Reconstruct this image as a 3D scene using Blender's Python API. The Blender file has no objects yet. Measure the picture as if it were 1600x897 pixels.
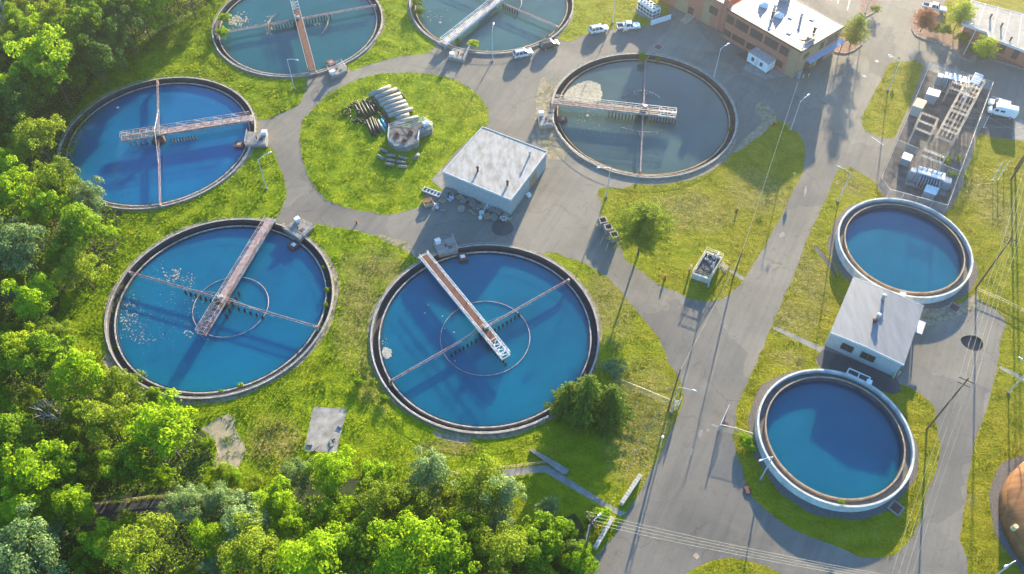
import bpy, bmesh, math, random
import numpy as np
from mathutils import Vector, Matrix
from mathutils.geometry import delaunay_2d_cdt
R = math.radians
S = bpy.context.scene
COL = S.collection
rnd = random.Random(7)

# ------------------------------------------------------------------ camera
H = 130.0
CR = Vector((0.99997, 0.00648, 0.00495)); CU = Vector((-0.00815, 0.79441, 0.60733)); 
CF = Vector((0.0, 0.60735, -0.79444))
FPX = 1340.6
cd = bpy.data.cameras.new('camera'); cam = bpy.data.objects.new('camera', cd); COL.objects.link(cam)
m = Matrix((CR, CU, -CF)).transposed().to_4x4(); m.translation = (0, 0, H)
cam.matrix_world = m
cd.sensor_width = 36; cd.lens = FPX / 1600 * 36; cd.clip_start = 1; cd.clip_end = 3000
S.camera = cam

def G(u, v, z=0.0):
    """survey helper: where a sight line of the photograph meets the height z"""
    d = CF * FPX + CR * (u - 800) - CU * (v - 448.5)
    d = d * ((z - H) / d.z)
    return Vector((d.x, d.y, z))

# ------------------------------------------------------------------ light
SUN_AZ = 71.5; SUN_EL = 11.3
w = bpy.data.worlds.new('World'); S.world = w; w.use_nodes = True
nt = w.node_tree; bg = nt.nodes['Background']
sky = nt.nodes.new('ShaderNodeTexSky'); sky.sky_type = 'NISHITA'; sky.sun_disc = False
sky.air_density = 1.0; sky.dust_density = 0.15; sky.ozone_density = 4.0; sky.sun_elevation = R(SUN_EL); sky.sun_rotation = R(90 - SUN_AZ)
tint = nt.nodes.new('ShaderNodeMix'); tint.data_type = 'RGBA'; tint.blend_type = 'MULTIPLY'; tint.inputs[0].default_value = 1; tint.inputs[7].default_value = (0.64, 0.90, 0.98, 1)
nt.links.new(sky.outputs[0], tint.inputs[6]); nt.links.new(tint.outputs[2], bg.inputs[0]); bg.inputs[1].default_value = 0.12
sd = bpy.data.lights.new('sun', 'SUN'); sun = bpy.data.objects.new('sun', sd); COL.objects.link(sun)
sd.energy = 5.0; sd.angle = R(0.6); sd.color = (1.0, 0.85, 0.57)
tosun = Vector((math.cos(R(SUN_AZ)) * math.cos(R(SUN_EL)), math.sin(R(SUN_AZ)) * math.cos(R(SUN_EL)), math.sin(R(SUN_EL))))
sun.rotation_euler = tosun.to_track_quat('Z', 'Y').to_euler()
S.view_settings.view_transform = 'Standard'; S.view_settings.look = 'None'
S.view_settings.gamma = 1; S.view_settings.use_curve_mapping = False
S.view_settings.exposure = 2.4
S.render.engine = 'CYCLES'
cy = S.cycles; cy.max_bounces = 6; cy.diffuse_bounces = 3; cy.glossy_bounces = 3; cy.transmission_bounces = 4
cy.transparent_max_bounces = 12; cy.volume_bounces = 0; cy.use_denoising = True

# ------------------------------------------------------------------ materials
MATS = {}
def nodes(name):
    mt = bpy.data.materials.new(name); mt.use_nodes = True
    MATS[name] = mt
    return mt, mt.node_tree, mt.node_tree.nodes, mt.node_tree.links
def ramp(nt, fac, stops):
    r = nt.nodes.new('ShaderNodeValToRGB'); e = r.color_ramp.elements
    while len(e) < len(stops): e.new(0.5)
    for i, (p, c) in enumerate(stops):
        e[i].position = p; e[i].color = (*c, 1) if len(c) == 3 else c
    nt.links.new(fac, r.inputs[0]); return r.outputs[0]
def noise(nt, vec, scale, detail=5, rough=0.6, dist=0.0):
    n = nt.nodes.new('ShaderNodeTexNoise'); n.inputs['Scale'].default_value = scale
    n.inputs['Detail'].default_value = detail; n.inputs['Roughness'].default_value = rough
    n.inputs['Distortion'].default_value = dist
    if vec is not None: nt.links.new(vec, n.inputs['Vector'])
    return n.outputs[0]
def mix(nt, fac, a, b, mode='MIX'):
    x = nt.nodes.new('ShaderNodeMix'); x.data_type = 'RGBA'; x.blend_type = mode
    for s, v in ((x.inputs[0], fac), (x.inputs[6], a), (x.inputs[7], b)):
        if hasattr(v, 'is_linked') or hasattr(v, 'links'): nt.links.new(v, s)
        elif isinstance(v, (int, float)): s.default_value = v
        else: s.default_value = (*v, 1)
    return x.outputs[2]
def mth(nt, op, a, b=0.0, c=0.0, clamp=False):
    x = nt.nodes.new('ShaderNodeMath'); x.operation = op; x.use_clamp = clamp
    for s, v in zip(x.inputs, (a, b, c)):
        if isinstance(v, (int, float)): s.default_value = v
        else: nt.links.new(v, s)
    return x.outputs[0]
def bumpn(nt, h, strength, dist, p):
    b = nt.nodes.new('ShaderNodeBump'); b.inputs['Strength'].default_value = strength
    b.inputs['Distance'].default_value = dist
    nt.links.new(h, b.inputs['Height']); nt.links.new(b.outputs[0], p.inputs['Normal'])
def P(name, c, c2=None, rough=0.75, scale=2.0, bump=0.0, metal=0.0, world=False, streak=None, spec=0.4, lo=0.35, hi=0.65):
    """plain surface: two tones mixed by noise, with roughness and bump"""
    mt, nt, N, L = nodes(name); p = N['Principled BSDF']
    if world: co = N.new('ShaderNodeNewGeometry').outputs['Position']
    else: co = N.new('ShaderNodeTexCoord').outputs['Object']
    if streak:
        mp = N.new('ShaderNodeMapping'); mp.inputs['Scale'].default_value = streak; L.new(co, mp.inputs[0]); co = mp.outputs[0]
    n = noise(nt, co, scale)
    c2 = c2 or tuple(x * 0.7 for x in c)
    L.new(ramp(nt, n, [(lo, c2), (hi, c)]), p.inputs['Base Color'])
    p.inputs['Roughness'].default_value = rough; p.inputs['Metallic'].default_value = metal
    p.inputs['Specular IOR Level'].default_value = spec
    if bump: bumpn(nt, noise(nt, co, scale * 4), bump, 0.05, p)
    return mt

def blobs(nt, pos, lst):
    """sum of soft irregular patches at surveyed places on the ground"""
    L = nt.links; N = nt.nodes
    sx = N.new('ShaderNodeSeparateXYZ'); L.new(pos, sx.inputs[0])
    n = noise(nt, pos, 0.25, 4); n = mth(nt, 'MULTIPLY_ADD', n, 1.6, -0.8)
    tot = None
    for (x, y, rx, ry) in lst:
        dx = mth(nt, 'MULTIPLY', mth(nt, 'SUBTRACT', sx.outputs[0], x), 1 / rx)
        dy = mth(nt, 'MULTIPLY', mth(nt, 'SUBTRACT', sx.outputs[1], y), 1 / ry)
        d = mth(nt, 'ADD', mth(nt, 'MULTIPLY', dx, dx), mth(nt, 'MULTIPLY', dy, dy))
        v = mth(nt, 'SUBTRACT', 1.0, mth(nt, 'ADD', d, n), clamp=True)
        tot = v if tot is None else mth(nt, 'MAXIMUM', tot, v)
    return tot

def gp(u, v, rx, ry):
    g = G(u, v); return (g.x, g.y, rx, ry)

def grass_color(nt, pos):
    N, L = nt.nodes, nt.links
    sx = N.new('ShaderNodeSeparateXYZ'); L.new(pos, sx.inputs[0])
    big = noise(nt, pos, 0.045, 4, 0.6)
    # lush, taller growth to the south west, thin mown lawn to the east
    xr = N.new('ShaderNodeMapRange'); xr.inputs[1].default_value = -15; xr.inputs[2].default_value = 45
    L.new(sx.outputs[0], xr.inputs[0])
    lush = ramp(nt, noise(nt, pos, 0.35, 6, 0.65), [(0.3, (.10, .16, .002)), (0.5, (.20, .265, .003)), (0.7, (.32, .34, .006))])
    thin = ramp(nt, noise(nt, pos, 0.30, 7, 0.7), [(0.32, (.14, .15, .004)), (0.52, (.225, .205, .008)), (0.72, (.30, .24, .035))])
    f = mth(nt, 'MULTIPLY_ADD', mth(nt, 'SUBTRACT', big, 0.5), 2.0, xr.outputs[0], clamp=True)
    c = mix(nt, f, lush, thin)
    dry = blobs(nt, pos, [gp(560, 470, 5, 17), gp(600, 560, 6, 12), gp(585, 420, 9, 6), gp(1265, 440, 5, 9), gp(1245, 500, 6, 6), gp(1235, 560, 4, 3),
                          gp(1330, 290, 4, 5), gp(1190, 300, 9, 8), gp(1080, 330, 10, 7), gp(945, 480, 6, 10), gp(1010, 640, 7, 12), gp(990, 700, 6, 9), gp(430, 690, 6, 6), gp(1500, 780, 3, 2),
                          gp(1530, 300, 6, 6), gp(1560, 330, 5, 9), gp(700, 700, 6, 2), gp(500, 480, 3, 6)])
    dryc = ramp(nt, noise(nt, pos, 0.9, 6, 0.7), [(0.4, (.16, .155, .012)), (0.62, (.30, .235, .085))])
    c = mix(nt, mth(nt, 'MULTIPLY', dry, 0.9), c, dryc)
    fine = ramp(nt, noise(nt, pos, 2.6, 5, 0.7), [(0.3, (.68, .72, .68)), (0.7, (1.3, 1.26, 1.2))])
    c = mix(nt, 1.0, c, fine, 'MULTIPLY')
    # yellow flowering weeds
    fl = ramp(nt, noise(nt, pos, 1.6, 2, 0.5), [(0.68, (0, 0, 0)), (0.74, (1, 1, 1))])
    flm = mth(nt, 'MULTIPLY', fl, ramp(nt, noise(nt, pos, 0.09, 2), [(0.5, (0, 0, 0)), (0.62, (1, 1, 1))]))
    return mix(nt, mth(nt, 'MULTIPLY', flm, 0.6), c, (.36, .30, .01))

_d = G(1270, 300) - G(1050, 800); ROADDIR = math.atan2(_d.y, _d.x)
def make_ground_mats():
    mt, nt, N, L = nodes('lawn'); p = N['Principled BSDF']
    pos = N.new('ShaderNodeNewGeometry').outputs['Position']
    c = grass_color(nt, pos)
    # trodden soil showing through
    soil = ramp(nt, noise(nt, pos, 0.5, 6, 0.7), [(0.68, (0, 0, 0)), (0.8, (1, 1, 1))])
    c = mix(nt, mth(nt, 'MULTIPLY', soil, 0.5), c, (.20, .15, .09))
    L.new(c, p.inputs['Base Color']); p.inputs['Roughness'].default_value = 0.9
    p.inputs['Specular IOR Level'].default_value = 0.1
    h = mth(nt, 'ADD', noise(nt, pos, 3.0, 6, 0.7), mth(nt, 'MULTIPLY', noise(nt, pos, 0.6, 3), 1.5))
    bumpn(nt, h, 0.75, 0.30, p)
    # grass blades share the colour
    mt, nt, N, L = nodes('blades'); p = N['Principled BSDF']
    pos = N.new('ShaderNodeNewGeometry').outputs['Position']
    c = grass_color(nt, pos); c = mix(nt, 1.0, c, (1.15, 1.2, 1.1), 'MULTIPLY')
    L.new(c, p.inputs['Base Color']); p.inputs['Roughness'].default_value = 0.7
    p.inputs['Specular IOR Level'].default_value = 0.15
    tr = N.new('ShaderNodeBsdfTranslucent'); L.new(c, tr.inputs[0])
    ms = N.new('ShaderNodeMixShader'); ms.inputs[0].default_value = 0.45
    L.new(p.outputs[0], ms.inputs[1]); L.new(tr.outputs[0], ms.inputs[2]); L.new(ms.outputs[0], N['Material Output'].inputs[0])
    # asphalt
    def asphalt(name, base, dark, crack=1.0, tint=1.0):
        mt, nt, N, L = nodes(name); p = N['Principled BSDF']
        pos = N.new('ShaderNodeNewGeometry').outputs['Position']
        a = ramp(nt, noise(nt, pos, 0.07, 6, 0.62, 0.6), [(0.32, dark), (0.62, base)])
        v = N.new('ShaderNodeTexVoronoi'); v.inputs['Scale'].default_value = 0.045; v.feature = 'F1'
        wn = N.new('ShaderNodeMixRGB')
        dn = N.new('ShaderNodeTexNoise'); dn.inputs['Scale'].default_value = 0.12; dn.inputs['Detail'].default_value = 5; L.new(pos, dn.inputs['Vector'])
        vm = N.new('ShaderNodeVectorMath'); vm.operation = 'MULTIPLY_ADD'; L.new(dn.outputs['Color'], vm.inputs[0]); vm.inputs[1].default_value = (9, 9, 9); L.new(pos, vm.inputs[2])
        L.new(vm.outputs[0], v.inputs['Vector'])
        patch = ramp(nt, v.outputs['Color'], [(0.2, (.84, .84, .86)), (0.8, (1.10, 1.08, 1.04))])
        c = mix(nt, 1.0, a, patch, 'MULTIPLY')
        g = ramp(nt, noise(nt, pos, 4.5, 4, 0.8), [(0.3, (.86, .86, .86)), (0.7, (1.12, 1.12, 1.12))])
        c = mix(nt, 1.0, c, g, 'MULTIPLY')
        # sun-bleached wear and oil stains
        st = ramp(nt, noise(nt, pos, 0.6, 5, 0.7, 1.2), [(0.30, (.72, .72, .74)), (0.42, (1, 1, 1))]); c = mix(nt, 1.0, c, st, 'MULTIPLY')
        # tyre wear drawn out along the main road
        mpw = N.new('ShaderNodeMapping'); mpw.vector_type = 'TEXTURE'; mpw.inputs['Rotation'].default_value = (0, 0, ROADDIR); mpw.inputs['Scale'].default_value = (26, 1.3, 1); L.new(pos, mpw.inputs[0])
        wr_ = ramp(nt, noise(nt, mpw.outputs[0], 1.0, 4, 0.65), [(0.30, (.86, .86, .87)), (0.5, (1, 1, 1)), (0.72, (1.10, 1.09, 1.07))]); c = mix(nt, 1.0, c, wr_, 'MULTIPLY')
        for sc, th, k in ((0.05, 0.0055, 0.45), (0.16, 0.010, 0.16)):
            cv = N.new('ShaderNodeTexVoronoi'); cv.feature = 'DISTANCE_TO_EDGE'; cv.inputs['Scale'].default_value = sc
            L.new(vm.outputs[0], cv.inputs['Vector'])
            cr = ramp(nt, cv.outputs['Distance'], [(0.0, (1, 1, 1)), (th, (0, 0, 0))])
            gate = ramp(nt, noise(nt, pos, 0.06, 2), [(0.42, (0, 0, 0)), (0.55, (1, 1, 1))])
            c = mix(nt, mth(nt, 'MULTIPLY', mth(nt, 'MULTIPLY', cr, gate), k * crack), c, (.035, .033, .03))
        L.new(c, p.inputs['Base Color']); p.inputs['Roughness'].default_value = 0.85; p.inputs['Specular IOR Level'].default_value = 0.25
        bumpn(nt, noise(nt, pos, 6, 4, 0.8), 0.25, 0.03, p)
    asphalt('asphalt', (.218, .193, .160), (.148, .134, .115))
    asphalt('asphalt_dark', (.10, .098, .095), (.06, .06, .062), 0.3)
    P('gravel', (.18, .155, .135), (.10, .085, .078), 0.95, 3.0, 0.6, world=True)
    P('tan_dirt', (.36, .28, .20), (.17, .14, .075), 0.95, 1.2, 0.5, world=True)
    P('yard', (.19, .155, .13), (.07, .06, .055), 0.95, 0.5, 0.5, world=True)
    P('mulch', (.30, .19, .14), (.16, .09, .07), 0.95, 1.5, 0.6, world=True)
    P('sand', (.40, .32, .22), (.25, .21, .13), 0.95, 0.6, 0.4, world=True)
    P('concrete', (.29, .27, .245), (.19, .175, .16), 0.85, 0.8, 0.15, world=True)
    P('slab', (.38, .35, .31), (.20, .18, .16), 0.85, 0.55, 0.3, world=True)
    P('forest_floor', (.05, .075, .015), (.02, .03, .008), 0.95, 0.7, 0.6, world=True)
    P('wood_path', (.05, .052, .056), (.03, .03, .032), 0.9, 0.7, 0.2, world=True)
make_ground_mats()

def water(name, c1, c2, scale=0.06, rough=0.06, bump=0.12, green=None):
    mt, nt, N, L = nodes(name); p = N['Principled BSDF']
    tc = N.new('ShaderNodeTexCoord').outputs['Object']
    n = noise(nt, tc, scale, 3, 0.5, 0.8)
    c = ramp(nt, n, [(0.35, c1), (0.65, c2)])
    if green:
        sx = N.new('ShaderNodeSeparateXYZ'); L.new(tc, sx.inputs[0])
        ax, x0, x1, gc = green
        mr = N.new('ShaderNodeMapRange'); mr.interpolation_type = 'SMOOTHSTEP'; mr.inputs[1].default_value = x0; mr.inputs[2].default_value = x1
        mr.inputs[3].default_value = 1; mr.inputs[4].default_value = 0
        s = mth(nt, 'ADD', sx.outputs[ax], mth(nt, 'MULTIPLY', noise(nt, tc, 0.15, 3), 6)); L.new(s, mr.inputs[0])
        c = mix(nt, mr.outputs[0], c, gc)
    L.new(c, p.inputs['Base Color']); p.inputs['Roughness'].default_value = rough
    p.inputs['IOR'].default_value = 1.42
    p.inputs['Subsurface Weight'].default_value = 1.0; p.inputs['Subsurface Radius'].default_value = (.6, 1.6, 2.0); p.inputs['Subsurface Scale'].default_value = 4.5
    mp = N.new('ShaderNodeMapping'); mp.inputs['Scale'].default_value = (1, 2.0, 1); mp.inputs['Rotation'].default_value = (0, 0, 0.3); L.new(tc, mp.inputs[0])
    bumpn(nt, noise(nt, mp.outputs[0], 1.6, 4, 0.6, 0.4), bump, 0.05, p)
water('water_teal', (.000, .105, .20), (.000, .13, .235), green=(1, -20, -8, (.001, .15, .21)))
water('water_blue', (.000, .10, .18), (.000, .13, .22), green=(0, -24, -14, (.004, .12, .17)))
water('water_azure', (.000, .10, .225), (.000, .125, .27), green=(0, -17, -7, (.005, .13, .17)))
water('water_slate', (.006, .075, .085), (.012, .10, .115), rough=0.04, bump=0.10)
water('water_green', (.03, .085, .085), (.045, .12, .115), rough=0.04, bump=0.10)
water('water_dim', (.055, .095, .085), (.075, .125, .115), rough=0.04, bump=0.12)
water('water_navy', (.000, .095, .16), (.001, .12, .20), bump=0.3, rough=0.12)

P('wall_concrete', (.42, .38, .34), (.24, .22, .20), 0.85, 0.9, 0.2, world=True)
P('dark_concrete', (.085, .08, .09), (.04, .038, .045), 0.8, 0.7, 0.2, world=True)
P('weir', (.46, .44, .42), (.25, .20, .16), 0.7, 1.2, world=True)
P('tan_weir', (.42, .31, .21), (.26, .17, .11), 0.8, 1.0, world=True)
P('white_wall', (.62, .61, .58), (.42, .39, .36), 0.7, 0.7, world=True)
P('rust', (.17, .065, .042), (.09, .036, .026), 0.8, 1.5)
P('rust_red', (.26, .12, .115), (.38, .33, .33), 0.75, 1.3)
P('galv', (.56, .54, .53), (.38, .33, .30), 0.5, 1.5, metal=0.25)
P('galv_rusty', (.50, .47, .45), (.30, .15, .09), 0.6, 0.8, metal=0.2)
P('dark_steel', (.055, .035, .03), (.03, .02, .02), 0.7, 2)
P('white_paint', (.80, .79, .77), (.66, .65, .62), 0.45, 1.0)
P('lamp_steel', (.60, .63, .66), (.5, .52, .55), 0.4, 1, metal=0.3)
P('lamp_glass', (.85, .88, .9), (.8, .8, .8), 0.2, 1)
P('wood', (.17, .10, .065), (.09, .055, .04), 0.9, 1.0, 0.2, streak=(3, 3, .4))
P('pale_wood', (.46, .36, .24), (.30, .22, .14), 0.85, 2.0)
P('grey_wood', (.33, .31, .28), (.18, .16, .14), 0.9, 2.0)
P('orange_wood', (.60, .30, .10), (.42, .2, .08), 0.8, 2.0)
P('shed_wall', (.40, .43, .42), (.34, .365, .36), 0.6, 1.5)
P('trim', (.62, .61, .60), (.5, .5, .5), 0.6, 1.5)
P('blue_trim', (.25, .36, .52), (.2, .3, .45), 0.5, 1.5)
P('membrane', (.37, .355, .345), (.22, .19, .155), 0.8, 0.45, streak=(2.2, .8, 1), lo=.30, hi=.60)
P('metal_roof', (.215, .22, .235), (.16, .165, .18), 0.5, 0.5, streak=(2.5, .4, 1))
P('seam_roof', (.20, .215, .25), (.17, .18, .215), 0.5, 0.4)
P('gravel_roof', (.42, .37, .32), (.32, .28, .245), 0.9, 0.6)
P('brick', (.45, .155, .105), (.37, .125, .085), 0.85, 3.0, 0.1)
P('tan_panel', (.38, .24, .14), (.31, .20, .115), 0.85, 1.5)
P('dark_trim', (.07, .055, .05), None, 0.6, 2)
P('glass', (.03, .035, .04), (.05, .055, .06), 0.08, 1, spec=.8)
P('window_brown', (.06, .04, .03), (.10, .06, .05), 0.3, 2)
P('concrete_pipe', (.44, .40, .33), (.30, .28, .24), 0.85, 0.8)
P('black_pipe', (.030, .032, .036), (.018, .02, .022), 0.55, 1, spec=.25)
P('blue_pipe', (.05, .42, .60), (.03, .33, .5), 0.4, 1)
P('red_pipe', (.33, .12, .09), None, 0.5, 1)
P('octagon_deck', (.15, .145, .14), (.10, .095, .09), 0.85, 0.8)
P('yellow_paint', (.70, .52, .10), (.6, .42, .08), 0.6, 2)
P('pale_yellow', (.62, .55, .28), (.5, .42, .2), 0.6, 2)
P('red_paint', (.55, .06, .03), None, 0.5, 2)
P('rubber', (.02, .02, .02), None, 0.8, 2)
P('bark', (.13, .10, .075), (.07, .05, .04), 0.95, 3, 0.3)
P('dead_bark', (.48, .44, .42), (.30, .27, .25), 0.9, 2)
P('rust_dome', (.34, .15, .05), (.17, .07, .03), 0.9, 0.5, streak=(.5, 2.5, 1), world=True)
P('teal_box', (.30, .37, .38), (.25, .32, .33), 0.6, 1.5)
P('tan_roof', (.56, .38, .27), (.48, .32, .22), 0.7, 2)
P('transformer', (.25, .31, .37), (.20, .26, .32), 0.45, 1.5, metal=.2)
P('sub_steel', (.50, .38, .27), (.56, .50, .44), 0.6, 0.6, metal=.15)
P('porcelain', (.55, .50, .46), (.4, .3, .22), 0.3, 2)
P('wire_metal', (.34, .33, .27), None, 0.5, 1, metal=.3)
P('scum', (.46, .40, .29), (.28, .24, .17), 0.95, 1.5, 0.7, world=True)
P('foam', (.40, .38, .32), (.27, .26, .21), 0.9, 2, world=True)
P('stone_cap', (.55, .50, .43), (.38, .34, .29), 0.9, 1.2, 0.3)
P('dark_pit', (.035, .03, .025), None, 0.9, 2)
def carpaint(n, c, r=0.25):
    mt, nt, N, L = nodes(n); p = N['Principled BSDF']; p.inputs['Base Color'].default_value = (*c, 1)
    p.inputs['Roughness'].default_value = r; p.inputs['Coat Weight'].default_value = 0.6; p.inputs['Coat Roughness'].default_value = 0.05
carpaint('car_white', (.78, .78, .78)); carpaint('car_black', (.035, .028, .026)); carpaint('car_silver', (.62, .64, .66))
carpaint('head_lens', (.85, .85, .8), .1); carpaint('tail_lens', (.45, .02, .02), .1)

def fence_mat():
    mt, nt, N, L = nodes('chain_link'); p = N['Principled BSDF']; p.inputs['Base Color'].default_value = (.50, .48, .46, 1); p.inputs['Roughness'].default_value = .5
    tr = N.new('ShaderNodeBsdfTransparent'); ms = N.new('ShaderNodeMixShader')
    co = N.new('ShaderNodeNewGeometry').outputs['Position']
    n = noise(nt, co, 1.0, 2); v = mth(nt, 'MULTIPLY_ADD', n, 0.2, 0.14)
    L.new(v, ms.inputs[0]); L.new(tr.outputs[0], ms.inputs[1]); L.new(p.outputs[0], ms.inputs[2]); L.new(ms.outputs[0], N['Material Output'].inputs[0])
fence_mat()

def leafmat(name, stops, trans=0.5, rough=0.55):
    mt, nt, N, L = nodes(name); p = N['Principled BSDF']
    ge = N.new('ShaderNodeNewGeometry'); oi = N.new('ShaderNodeObjectInfo')
    tc = N.new('ShaderNodeTexCoord').outputs['Object']
    f = mth(nt, 'MULTIPLY_ADD', ge.outputs['Random Per Island'], 0.45, mth(nt, 'MULTIPLY', noise(nt, tc, 0.35, 2), 0.55))
    f = mth(nt, 'ADD', f, mth(nt, 'MULTIPLY_ADD', oi.outputs['Random'], 0.30, -0.15))
    c = ramp(nt, f, stops)
    L.new(c, p.inputs['Base Color']); p.inputs['Roughness'].default_value = .75; p.inputs['Specular IOR Level'].default_value = 0.12
    tr = N.new('ShaderNodeBsdfTranslucent'); tc2 = mix(nt, 1.0, c, (1.3, 1.25, 0.7), 'MULTIPLY'); L.new(tc2, tr.inputs[0])
    ms = N.new('ShaderNodeMixShader'); ms.inputs[0].default_value = trans
    L.new(p.outputs[0], ms.inputs[1]); L.new(tr.outputs[0], ms.inputs[2]); L.new(ms.outputs[0], N['Material Output'].inputs[0])
leafmat('leaf_bright', [(.15, (.11, .20, .006)), (.5, (.25, .39, .010)), (.85, (.42, .56, .018))])
leafmat('leaf_mid', [(.15, (.07, .14, .008)), (.5, (.17, .285, .012)), (.85, (.29, .42, .018))])
leafmat('leaf_olive', [(.15, (.09, .14, .012)), (.5, (.21, .29, .020)), (.85, (.36, .42, .04))])
leafmat('leaf_silver', [(.15, (.09, .15, .05)), (.5, (.21, .31, .12)), (.85, (.38, .48, .22))], 0.4)
leafmat('leaf_dark', [(.15, (.03, .075, .012)), (.5, (.07, .15, .022)), (.85, (.14, .24, .035))], 0.35)
leafmat('leaf_spruce', [(.15, (.05, .10, .016)), (.5, (.13, .21, .025)), (.85, (.28, .36, .04))], 0.4)
leafmat('leaf_yellow', [(.15, (.16, .24, .008)), (.5, (.32, .42, .014)), (.85, (.50, .56, .03))])
leafmat('leaf_red', [(.15, (.19, .06, .045)), (.5, (.33, .13, .09)), (.85, (.48, .24, .15))])

# ------------------------------------------------------------------ mesh and object helpers
W = {}
def tag(o, label=None, cat=None, group=None, kind=None):
    if label: o['label'] = label
    if cat: o['category'] = cat
    if group: o['group'] = group
    if kind: o['kind'] = kind
    return o
def thing(name, label, cat, loc=(0, 0, 0), rz=0.0, group=None):
    o = bpy.data.objects.new(name, None); COL.objects.link(o)
    o.empty_display_size = 0.3
    o.location = loc; o.rotation_euler = (0, 0, rz)
    W[o.name] = Matrix.Translation(Vector(loc)) @ Matrix.Rotation(rz, 4, 'Z')
    return tag(o, label, cat, group)
class MB:
    def __init__(s): s.v = []; s.f = []; s.mi = []; s.m = 0; s.sm = []; s.smooth = False
    def add(s, vs, fs):
        b = len(s.v); s.v += [tuple(p) for p in vs]; s.f += [tuple(b + i for i in f) for f in fs]
        s.mi += [s.m] * len(fs); s.sm += [s.smooth] * len(fs); return s
    def hexa(s, lo, hi):
        """two rings of 4 points, bottom and top"""
        return s.add(list(lo) + list(hi), [(3, 2, 1, 0), (4, 5, 6, 7), (0, 1, 5, 4), (1, 2, 6, 5), (2, 3, 7, 6), (3, 0, 4, 7)])
    def box(s, c, d, rz=0.0):
        cx, cy, cz = c; x, y, z = d[0] / 2, d[1] / 2, d[2] / 2; co, si = math.cos(rz), math.sin(rz)
        q = [(cx + a * co - b * si, cy + a * si + b * co) for a, b in ((-x, -y), (x, -y), (x, y), (-x, y))]
        return s.hexa([(a, b, cz - z) for a, b in q], [(a, b, cz + z) for a, b in q])
    def bar(s, a, b, w, h=None):
        """square bar between two points"""
        a = Vector(a); b = Vector(b); h = h or w; d = (b - a)
        if d.length < 1e-6: return s
        d.normalize(); up = Vector((0, 0, 1)) if abs(d.z) < .95 else Vector((1, 0, 0))
        r = d.cross(up).normalized() * (w / 2); u = r.cross(d).normalized() * (h / 2)
        lo = [a - r - u, a + r - u, a + r + u, a - r + u]; hi = [b - r - u, b + r - u, b + r + u, b - r + u]
        return s.hexa(lo, hi)
    def cyl(s, a, b, r, r2=None, n=10, cap=True):
        a = Vector(a); b = Vector(b); r2 = r if r2 is None else r2; d = (b - a)
        if d.length < 1e-6: return s
        d.normalize(); up = Vector((0, 0, 1)) if abs(d.z) < .95 else Vector((1, 0, 0))
        x = d.cross(up).normalized(); y = x.cross(d)
        vs = []
        for k in range(n):
            t = 2 * math.pi * k / n; q = x * math.cos(t) + y * math.sin(t); vs += [a + q * r, b + q * r2]
        fs = [(2 * k, 2 * ((k + 1) % n), 2 * ((k + 1) % n) + 1, 2 * k + 1) for k in range(n)]
        if cap: fs += [tuple(2 * k for k in range(n))[::-1], tuple(2 * k + 1 for k in range(n))]
        return s.add(vs, fs)
    def path(s, pts, r, n=6, closed=False):
        for a, b in zip(pts, pts[1:] + (pts[:1] if closed else [])): s.cyl(a, b, r, n=n)
        return s
    def lathe(s, prof, c=(0, 0, 0), n=96, a0=0.0, a1=2 * math.pi, closed=True):
        """closed cross-section (r,z) list revolved"""
        full = abs(a1 - a0 - 2 * math.pi) < 1e-6; m = n if full else n + 1; k = len(prof)
        vs = []
        for i in range(m):
            t = a0 + (a1 - a0) * i / n
            for r, z in prof: vs.append((c[0] + r * math.cos(t), c[1] + r * math.sin(t), c[2] + z))
        fs = []
        for i in range(n):
            j = (i + 1) % m
            for q in range(k if closed else k - 1):
                q2 = (q + 1) % k; fs.append((i * k + q, j * k + q, j * k + q2, i * k + q2))
        if not full and closed: fs += [tuple(range(k))[::-1], tuple((m - 1) * k + q for q in range(k))]
        return s.add(vs, fs)
    def prism(s, poly, z0, z1):
        n = len(poly); vs = [(p[0], p[1], z0) for p in poly] + [(p[0], p[1], z1) for p in poly]
        ar = sum(poly[i][0] * poly[(i + 1) % n][1] - poly[(i + 1) % n][0] * poly[i][1] for i in range(n))
        if ar < 0: vs = [(p[0], p[1], z0) for p in poly[::-1]] + [(p[0], p[1], z1) for p in poly[::-1]]
        return s.add(vs, [tuple(range(n))[::-1], tuple(range(n, 2 * n))] + [(i, (i + 1) % n, n + (i + 1) % n, n + i) for i in range(n)])
    def build(s, name, mats, parent=None, label=None, cat=None, group=None, kind=None):
        me = bpy.data.meshes.new(name)
        if parent is not None:
            inv = W[parent.name].inverted(); vs = [tuple(inv @ Vector(p)) for p in s.v]
        else: vs = s.v
        me.from_pydata(vs, [], s.f)
        if isinstance(mats, str): mats = [mats]
        for q in mats: me.materials.append(MATS[q])
        me.polygons.foreach_set('material_index', s.mi); me.polygons.foreach_set('use_smooth', s.sm); me.update()
        o = bpy.data.objects.new(name, me); COL.objects.link(o)
        if parent is not None: o.parent = parent; W[o.name] = W[parent.name]
        else: W[o.name] = Matrix.Identity(4)
        return tag(o, label, cat, group, kind)
    def top(s, name, mats, label, cat, group=None, origin=None):
        """a thing that is one mesh, its origin at its base"""
        org = Vector(origin) if origin is not None else Vector((sum(p[0] for p in s.v) / len(s.v), sum(p[1] for p in s.v) / len(s.v), min(p[2] for p in s.v)))
        s.v = [(p[0] - org.x, p[1] - org.y, p[2] - org.z) for p in s.v]
        o = s.build(name, mats, None, label, cat, group); o.location = org; W[o.name] = Matrix.Translation(org); return o
def copy_tree(o, parent=None):
    c = o.copy(); COL.objects.link(c)
    if parent is not None: c.parent = parent
    for ch in list(o.children): copy_tree(ch, c)
    return c

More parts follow.
